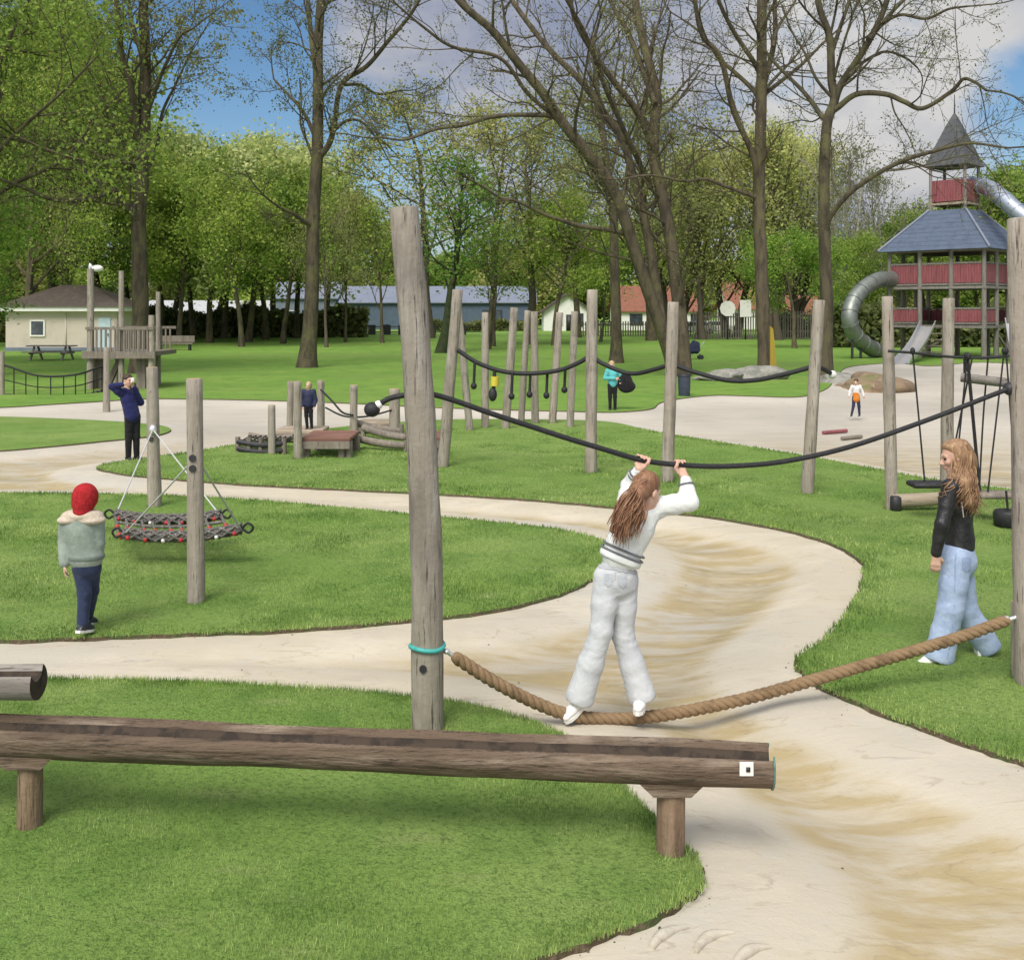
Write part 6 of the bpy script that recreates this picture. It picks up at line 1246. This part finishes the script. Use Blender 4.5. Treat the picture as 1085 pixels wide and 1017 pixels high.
m = MB(); strands(m, lambda t, s: hd2(.084*(1-2*(s > .85))-.02*t*s, -.012-.1*t, .08-.05*s), lambda t, s: D(1010.5+20*t, 505+6*s, dJ-.16+.06*s), lambda t, s: D(998+39*t, 520+16*s+9*t, dJ-.19+.08*s), .0055, rg, 330, .014, .02, 15.0)
m.build('hair_strands', M['hair_brown'], h2)['kind'] = 'stuff'
# === child in red hat walking away
dC = 7.95; px3 = lambda cx, cy, dd_=dC: D(40+cx/3.177, 370+cy/3.177, dd_)
g3 = thing('person', 'child in a red knit hat and sage jacket walking away on the left lawn', 'person', W(89, 676))
J3 = dict(hd=px3(160, 512), neck=px3(150, 548), ch=px3(147, 600), wa=px3(163, 700), hipL=px3(148, 735), hipR=px3(182, 735), shL=px3(98, 583), shR=px3(198, 583))
e3L, w3L, e3R, w3R = px3(90, 650), px3(90, 722, dC-.06), px3(206, 655), px3(200, 715, dC+.1)
k3L, a3L, k3R, a3R = px3(157, 820, dC-.03), px3(152, 925, dC-.05), px3(183, 812, dC+.1), px3(168, 902, dC+.22)
hd3 = Head(J3['hd'], (.12, 1, -.05), (0, 0, 1), .88)
body = hd3.prims()+[cone(J3['hd']-np.array([0, 0, .05]), J3['neck'], .04, .045), cone(J3['neck'], J3['ch'], .05, .085, .05), cone(J3['ch'], J3['wa'], .085, .08, .05), elli((J3['hipL']+J3['hipR'])/2, (.07, .055, .06), k=.05)]
body += arm(J3['shL'], e3L, w3L, .72)+arm(J3['shR'], e3R, w3R, .72)+relaxed_hand(w3L, (.05, 0, -1), (1, .3, 0), .72, .9)+relaxed_hand(w3R, (-.05, .1, -1), (-1, .3, 0), .72, .9, -1)+leg(J3['hipL'], k3L, a3L, .7)+leg(J3['hipR'], k3R, a3R, .7)
b_ = sbuild('body', body, .0065, M['skin'], g3); hd3.face(b_)
M['sage'] = cloth('sage_quilted_jacket', (.27, .315, .275), (.19, .24, .21), (.32, .38, .33), 7, .008)
P = [cone(J3['neck']*.6+J3['ch']*.4, J3['ch'], .10, .135, .05, ((0, 1, 0), .8)), cone(J3['ch'], J3['wa']*.93+J3['ch']*.07, .14, .136, .05, ((0, 1, 0), .8))]
for sh, el, wr in ((J3['shL'], e3L, w3L), (J3['shR'], e3R, w3R)): P += chain([J3['ch']*.3+sh*.7, sh, sh*.5+el*.5, el, wr*.95+el*.05], [.07, .06, .056, .05, .043], .010)
jk3 = sbuild('jacket', P, .007, M['sage'], g3, folds(11, .009, 32, (.7, .7, 1.1)))
M['fleece'] = pm('cream_fleece', (.55, .47, .38), [((.45, .38, .3), 30, I, .45, .65, .7)], [(60, I, .01)], rough=1)
c = px3(150, 557, dC-.01); sbuild('collar', [elli(c, (.155, .105, .05), k=.02), elli(c+np.array([-.085, -.02, -.035]), (.10, .085, .035), k=.03), elli(c+np.array([.085, -.02, -.035]), (.10, .085, .035), k=.03), elli(c+np.array([0, .02, .05]), (.085, .05, .05), k=.02, sub=True)], .007, M['fleece'], jk3, folds(19, .006, 60))
ring_band(J3['wa']*.97+J3['ch']*.03, np.array([0, 0, 1.]), .133, .106, .035, cloth('dark_sage_rib', (.16, .2, .17), (.12, .15, .13), (.2, .25, .21)), jk3, 'hem')
M['knit_red'] = pm('red_knit', (.40, .018, .022), [((.26, .01, .013), 40, I, .42, .6, .8)], [(50, (1, 1, 2.2), .008)], rough=.95)
hat = sbuild('knit_hat', [elli(hd3(0, -.005, .03), np.array([.105, .115, .115])*.9, hd3.M, .02), cone(hd3(0, -.04, -.02), hd3(0, -.045, -.075), .075, .07, .03), elli(hd3(0, -.01, .07), np.array([.09, .1, .085])*.9, hd3.M, .03)], .007, M['knit_red'], g3, folds(12, .003, 70))
M['jeans_navy'] = cloth('dark_navy_denim', (.028, .04, .085), (.018, .026, .055), (.05, .065, .12), 9)
hc = (J3['hipL']+J3['hipR'])/2; P = [cone(J3['wa'], hc, .088, .09, .04), elli(hc, (.10, .08, .08), k=.04)]
for hp, k, a in ((J3['hipL'], k3L, a3L), (J3['hipR'], k3R, a3R)): P += chain([hp, k, a+np.array([0, 0, .01])], [.07, .052, .045], .02)+[cut(a+np.array([0, 0, -.02]), a-k, .12)]
sbuild('trousers', P, .007, M['jeans_navy'], g3, folds(13, .006, 32))
M['shoe_dark'] = pm('dark_trainer', (.03, .035, .045), [((.3, .3, .32), 30, I, .58, .66, .8)], rough=.7)
shoe('shoe', a3L, a3L+np.array([.03, .13, -.03]), .76, M['shoe_dark'], g3); shoe('shoe', a3R, a3R+np.array([.02, .13, -.03]), .76, M['shoe_dark'], g3)
# === simpler figures farther off
def figure(label, px, py, ytop, face, cols, pose, name='person', hairm='hair_dark', z0=0.0, d=None, coat=1.0, vox=.012, hat=None, longhair=False):
    """pose: dict of joint offsets in units of height, x right, y away, z up; face: direction looked at"""
    d = W(px, py)[1] if d is None else d; b = D(px, py, d); ht = (py-ytop)*d/F; t = thing(name, label, 'person', b*np.array([1, 1, 0]) if z0 == 0 else b); sc = ht/1.7
    j = dict(hd=(0, 0, .925), neck=(0, 0, .84), ch=(0, 0, .74), wa=(0, 0, .58), hL=(-.05, 0, .52), hR=(.05, 0, .52), sL=(-.105, 0, .805), sR=(.105, 0, .805), eL=(-.14, 0, .65), eR=(.14, 0, .65), wL=(-.14, -.02, .5), wR=(.14, -.02, .5), kL=(-.05, 0, .28), kR=(.05, 0, .28), aL=(-.05, 0, .045), aR=(.05, 0, .045))
    j.update(pose); j = {k: b+np.array(v)*ht for k, v in j.items()}
    child = sc < .75; hs = sc*(1.28 if child else 1.05); h = Head(j['hd'], face, (0, 0, 1), hs); f = np.array([face[0], face[1], 0.])
    B = h.prims()+[cone(j['hd']-np.array([0, 0, .05*sc]), j['neck'], .05*sc, .055*sc), cone(j['neck'], j['ch'], .06*sc, .1*sc, .05*sc), cone(j['ch'], j['wa'], .1*sc, .095*sc, .05*sc)]
    for s in 'LR': B += arm(j['s'+s], j['e'+s], j['w'+s], sc)+relaxed_hand(j['w'+s], j['w'+s]-j['e'+s], f+np.array([0, .01, .05]), sc*1.05, .7, 1 if s == 'L' else -1)+leg(j['h'+s], j['k'+s], j['a'+s], sc)
    bo = sbuild('body', B, vox*.8, M['skin'], t); h.face(bo)
    top, bot, shoes = cols
    P = [cone(j['neck']*.8+j['ch']*.2, j['ch'], .09*sc, .14*sc*coat, .05*sc, (f, .8)), cone(j['ch'], j['wa']-np.array([0, 0, .06*sc]), .14*sc*coat, .145*sc*coat, .05*sc, (f, .8))]
    for s in 'LR': P += chain([j['ch']*.3+j['s'+s]*.7, j['s'+s], j['e'+s], j['w'+s]], [.08*sc*coat, .072*sc*coat, .06*sc*coat, .046*sc*coat], .03*sc)
    sbuild('jacket', P, vox, top, t, folds(14, .008*sc, 24))
    hc = (j['hL']+j['hR'])/2; P = [elli(hc, np.array([.13, .11, .12])*sc, k=.04*sc)]
    for s in 'LR': P += chain([j['h'+s], j['k'+s], j['a'+s]], [.095*sc, .072*sc, .056*sc], .03*sc)
    sbuild('trousers', P, vox, bot, t, folds(15, .006*sc, 26))
    for s in 'LR': shoe('shoe', j['a'+s], j['a'+s]+nrm(f)*.15*sc-np.array([0, 0, .03*sc]), sc, shoes, t)
    if hat is None:
        P = [elli(h(0, -.018, .04), np.array([.084, .098, .084])*hs, h.M, .02*sc), elli(h(0, -.05, -.015), np.array([.08, .062, .08])*hs, h.M, .02*sc)]
        if longhair: P.append(cone(h(0, -.07, -.03), h(0, -.08, -.16), .07*hs, .05*hs, .04*sc))
        sbuild('hair', P, vox*.8, M[hairm], t, folds(16, .004*sc, 60))
    else: sbuild('hat', [elli(h(0, -.008, .045), np.array([.09, .1, .085])*hs, h.M, .02*sc), cone(h(0, 0, .1), h(0, 0, .14), .04*hs, .022*hs, .02*sc)], vox*.8, hat, t)
    return t, j, h, sc
M['navy_jacket'] = cloth('navy_jacket', (.022, .025, .10), (.015, .017, .06), (.035, .04, .15), 8, .01)
M['black_cloth'] = cloth('black_cloth', (.012, .012, .014), (.02, .02, .022), (.03, .03, .032), 9)
M['teal_cloth'] = cloth('turquoise_jacket', (.10, .42, .42), (.07, .33, .33), (.17, .5, .5), 9)
M['orange'] = cloth('orange_cloth', (.60, .20, .03), (.45, .14, .02), (.68, .3, .06), 9)
M['white_cloth'] = cloth('white_cloth', (.66, .66, .64), (.55, .55, .54), (.72, .72, .7), 9)
t4, j4, h4, s4 = figure('boy in a navy jacket and black trousers holding something up to his face', 136, 488, 396, (.85, -.5, 0), (M['navy_jacket'], M['black_cloth'], M['black']),
    dict(hd=(-.005, 0, .925), neck=(-.02, 0, .84), ch=(.0, 0, .72), wa=(.045, 0, .55), hL=(.02, -.03, .51), hR=(.075, .03, .51), sL=(-.085, -.09, .81), sR=(.03, .10, .80), eL=(-.14, -.12, .86), eR=(.11, .09, .66), wL=(-.02, -.13, .885), wR=(.075, -.03, .84), kL=(.015, -.03, .28), kR=(.08, .03, .28), aL=(.01, -.03, .045), aR=(.085, .03, .045)), vox=.010, hairm='hair_dark', coat=1.12)
c = h4(0, .13, -.0); ph_ = MB(); ph_.box(c, (.05, .07, .09), rz=.5, bev=.01); o = ph_.build('camera_phone', M['white'], None, loc=c, smooth=False); tag(o, 'small pale phone held at the face of the boy in the navy jacket', 'phone')
figure('small blond child in dark coat standing on the pale plank platform', 327, 455, 405, (-.2, -1, 0), (M['navy'], M['black_cloth'], M['black']), dict(eL=(-.15, 0, .62), eR=(.15, .0, .62), wL=(-.12, -.06, .5), wR=(.13, -.06, .5), aL=(-.03, 0, .045), aR=(.06, .03, .045)), hairm='hair_blond', z0=1, d=19.85, coat=1.25, vox=.012)
t6, j6, h6, s6 = figure('woman in a turquoise jacket standing on the far lawn beside a black bag', 649, 435, 383, (-.3, -1, -.2), (M['teal_cloth'], M['black_cloth'], M['black']), dict(hd=(-.02, 0, .925), wL=(.04, -.1, .66), eL=(-.16, -.02, .66), wR=(.16, -.04, .62), eR=(.17, 0, .7)), hairm='hair_blond', vox=.012, coat=1.1)
c = j6['wR']; m = MB(); bg_ = sbuild('shoulder_bag', [elli(np.zeros(3), (.2, .13, .26), k=.02), elli((.05, 0, -.1), (.22, .14, .16), k=.05)], .02, M['black_cloth'], None, folds(18, .02, 14)); bg_.location = Vector(c+np.array([.12, .05, -.06])); tag(bg_, 'bulky black bag at the right arm of the woman in turquoise', 'bag'); bg_['_w'] = list(c)
m = MB(); m.tube([np.array([-.1, 0, .2]), np.array([-.12, 0, .33]), np.array([-.02, .02, .22])], .014, 6); st_ = m.build('strap', M['black'], None, loc=np.zeros(3)); st_.parent = bg_
t7, j7, h7, s7 = figure('toddler in a white top and orange bib running on the sand', 907, 441, 402, (-.5, -.8, 0), (M['white_cloth'], M['navy'], M['shoe_dark']), dict(kL=(-.07, 0, .28), aL=(-.12, 0, .045), aR=(.1, .02, .045), kR=(.08, 0, .27), eL=(-.17, 0, .66), eR=(.17, 0, .67), wL=(-.2, -.04, .56), wR=(.19, -.05, .56)), hairm='hair_dark', vox=.013, coat=1.1)
sbuild('bib', [cone(j7['wa']+np.array([0, 0, .02]), j7['wa']-np.array([0, 0, .1]), .15*s7, .17*s7, .02)], .012, M['orange'], t7)
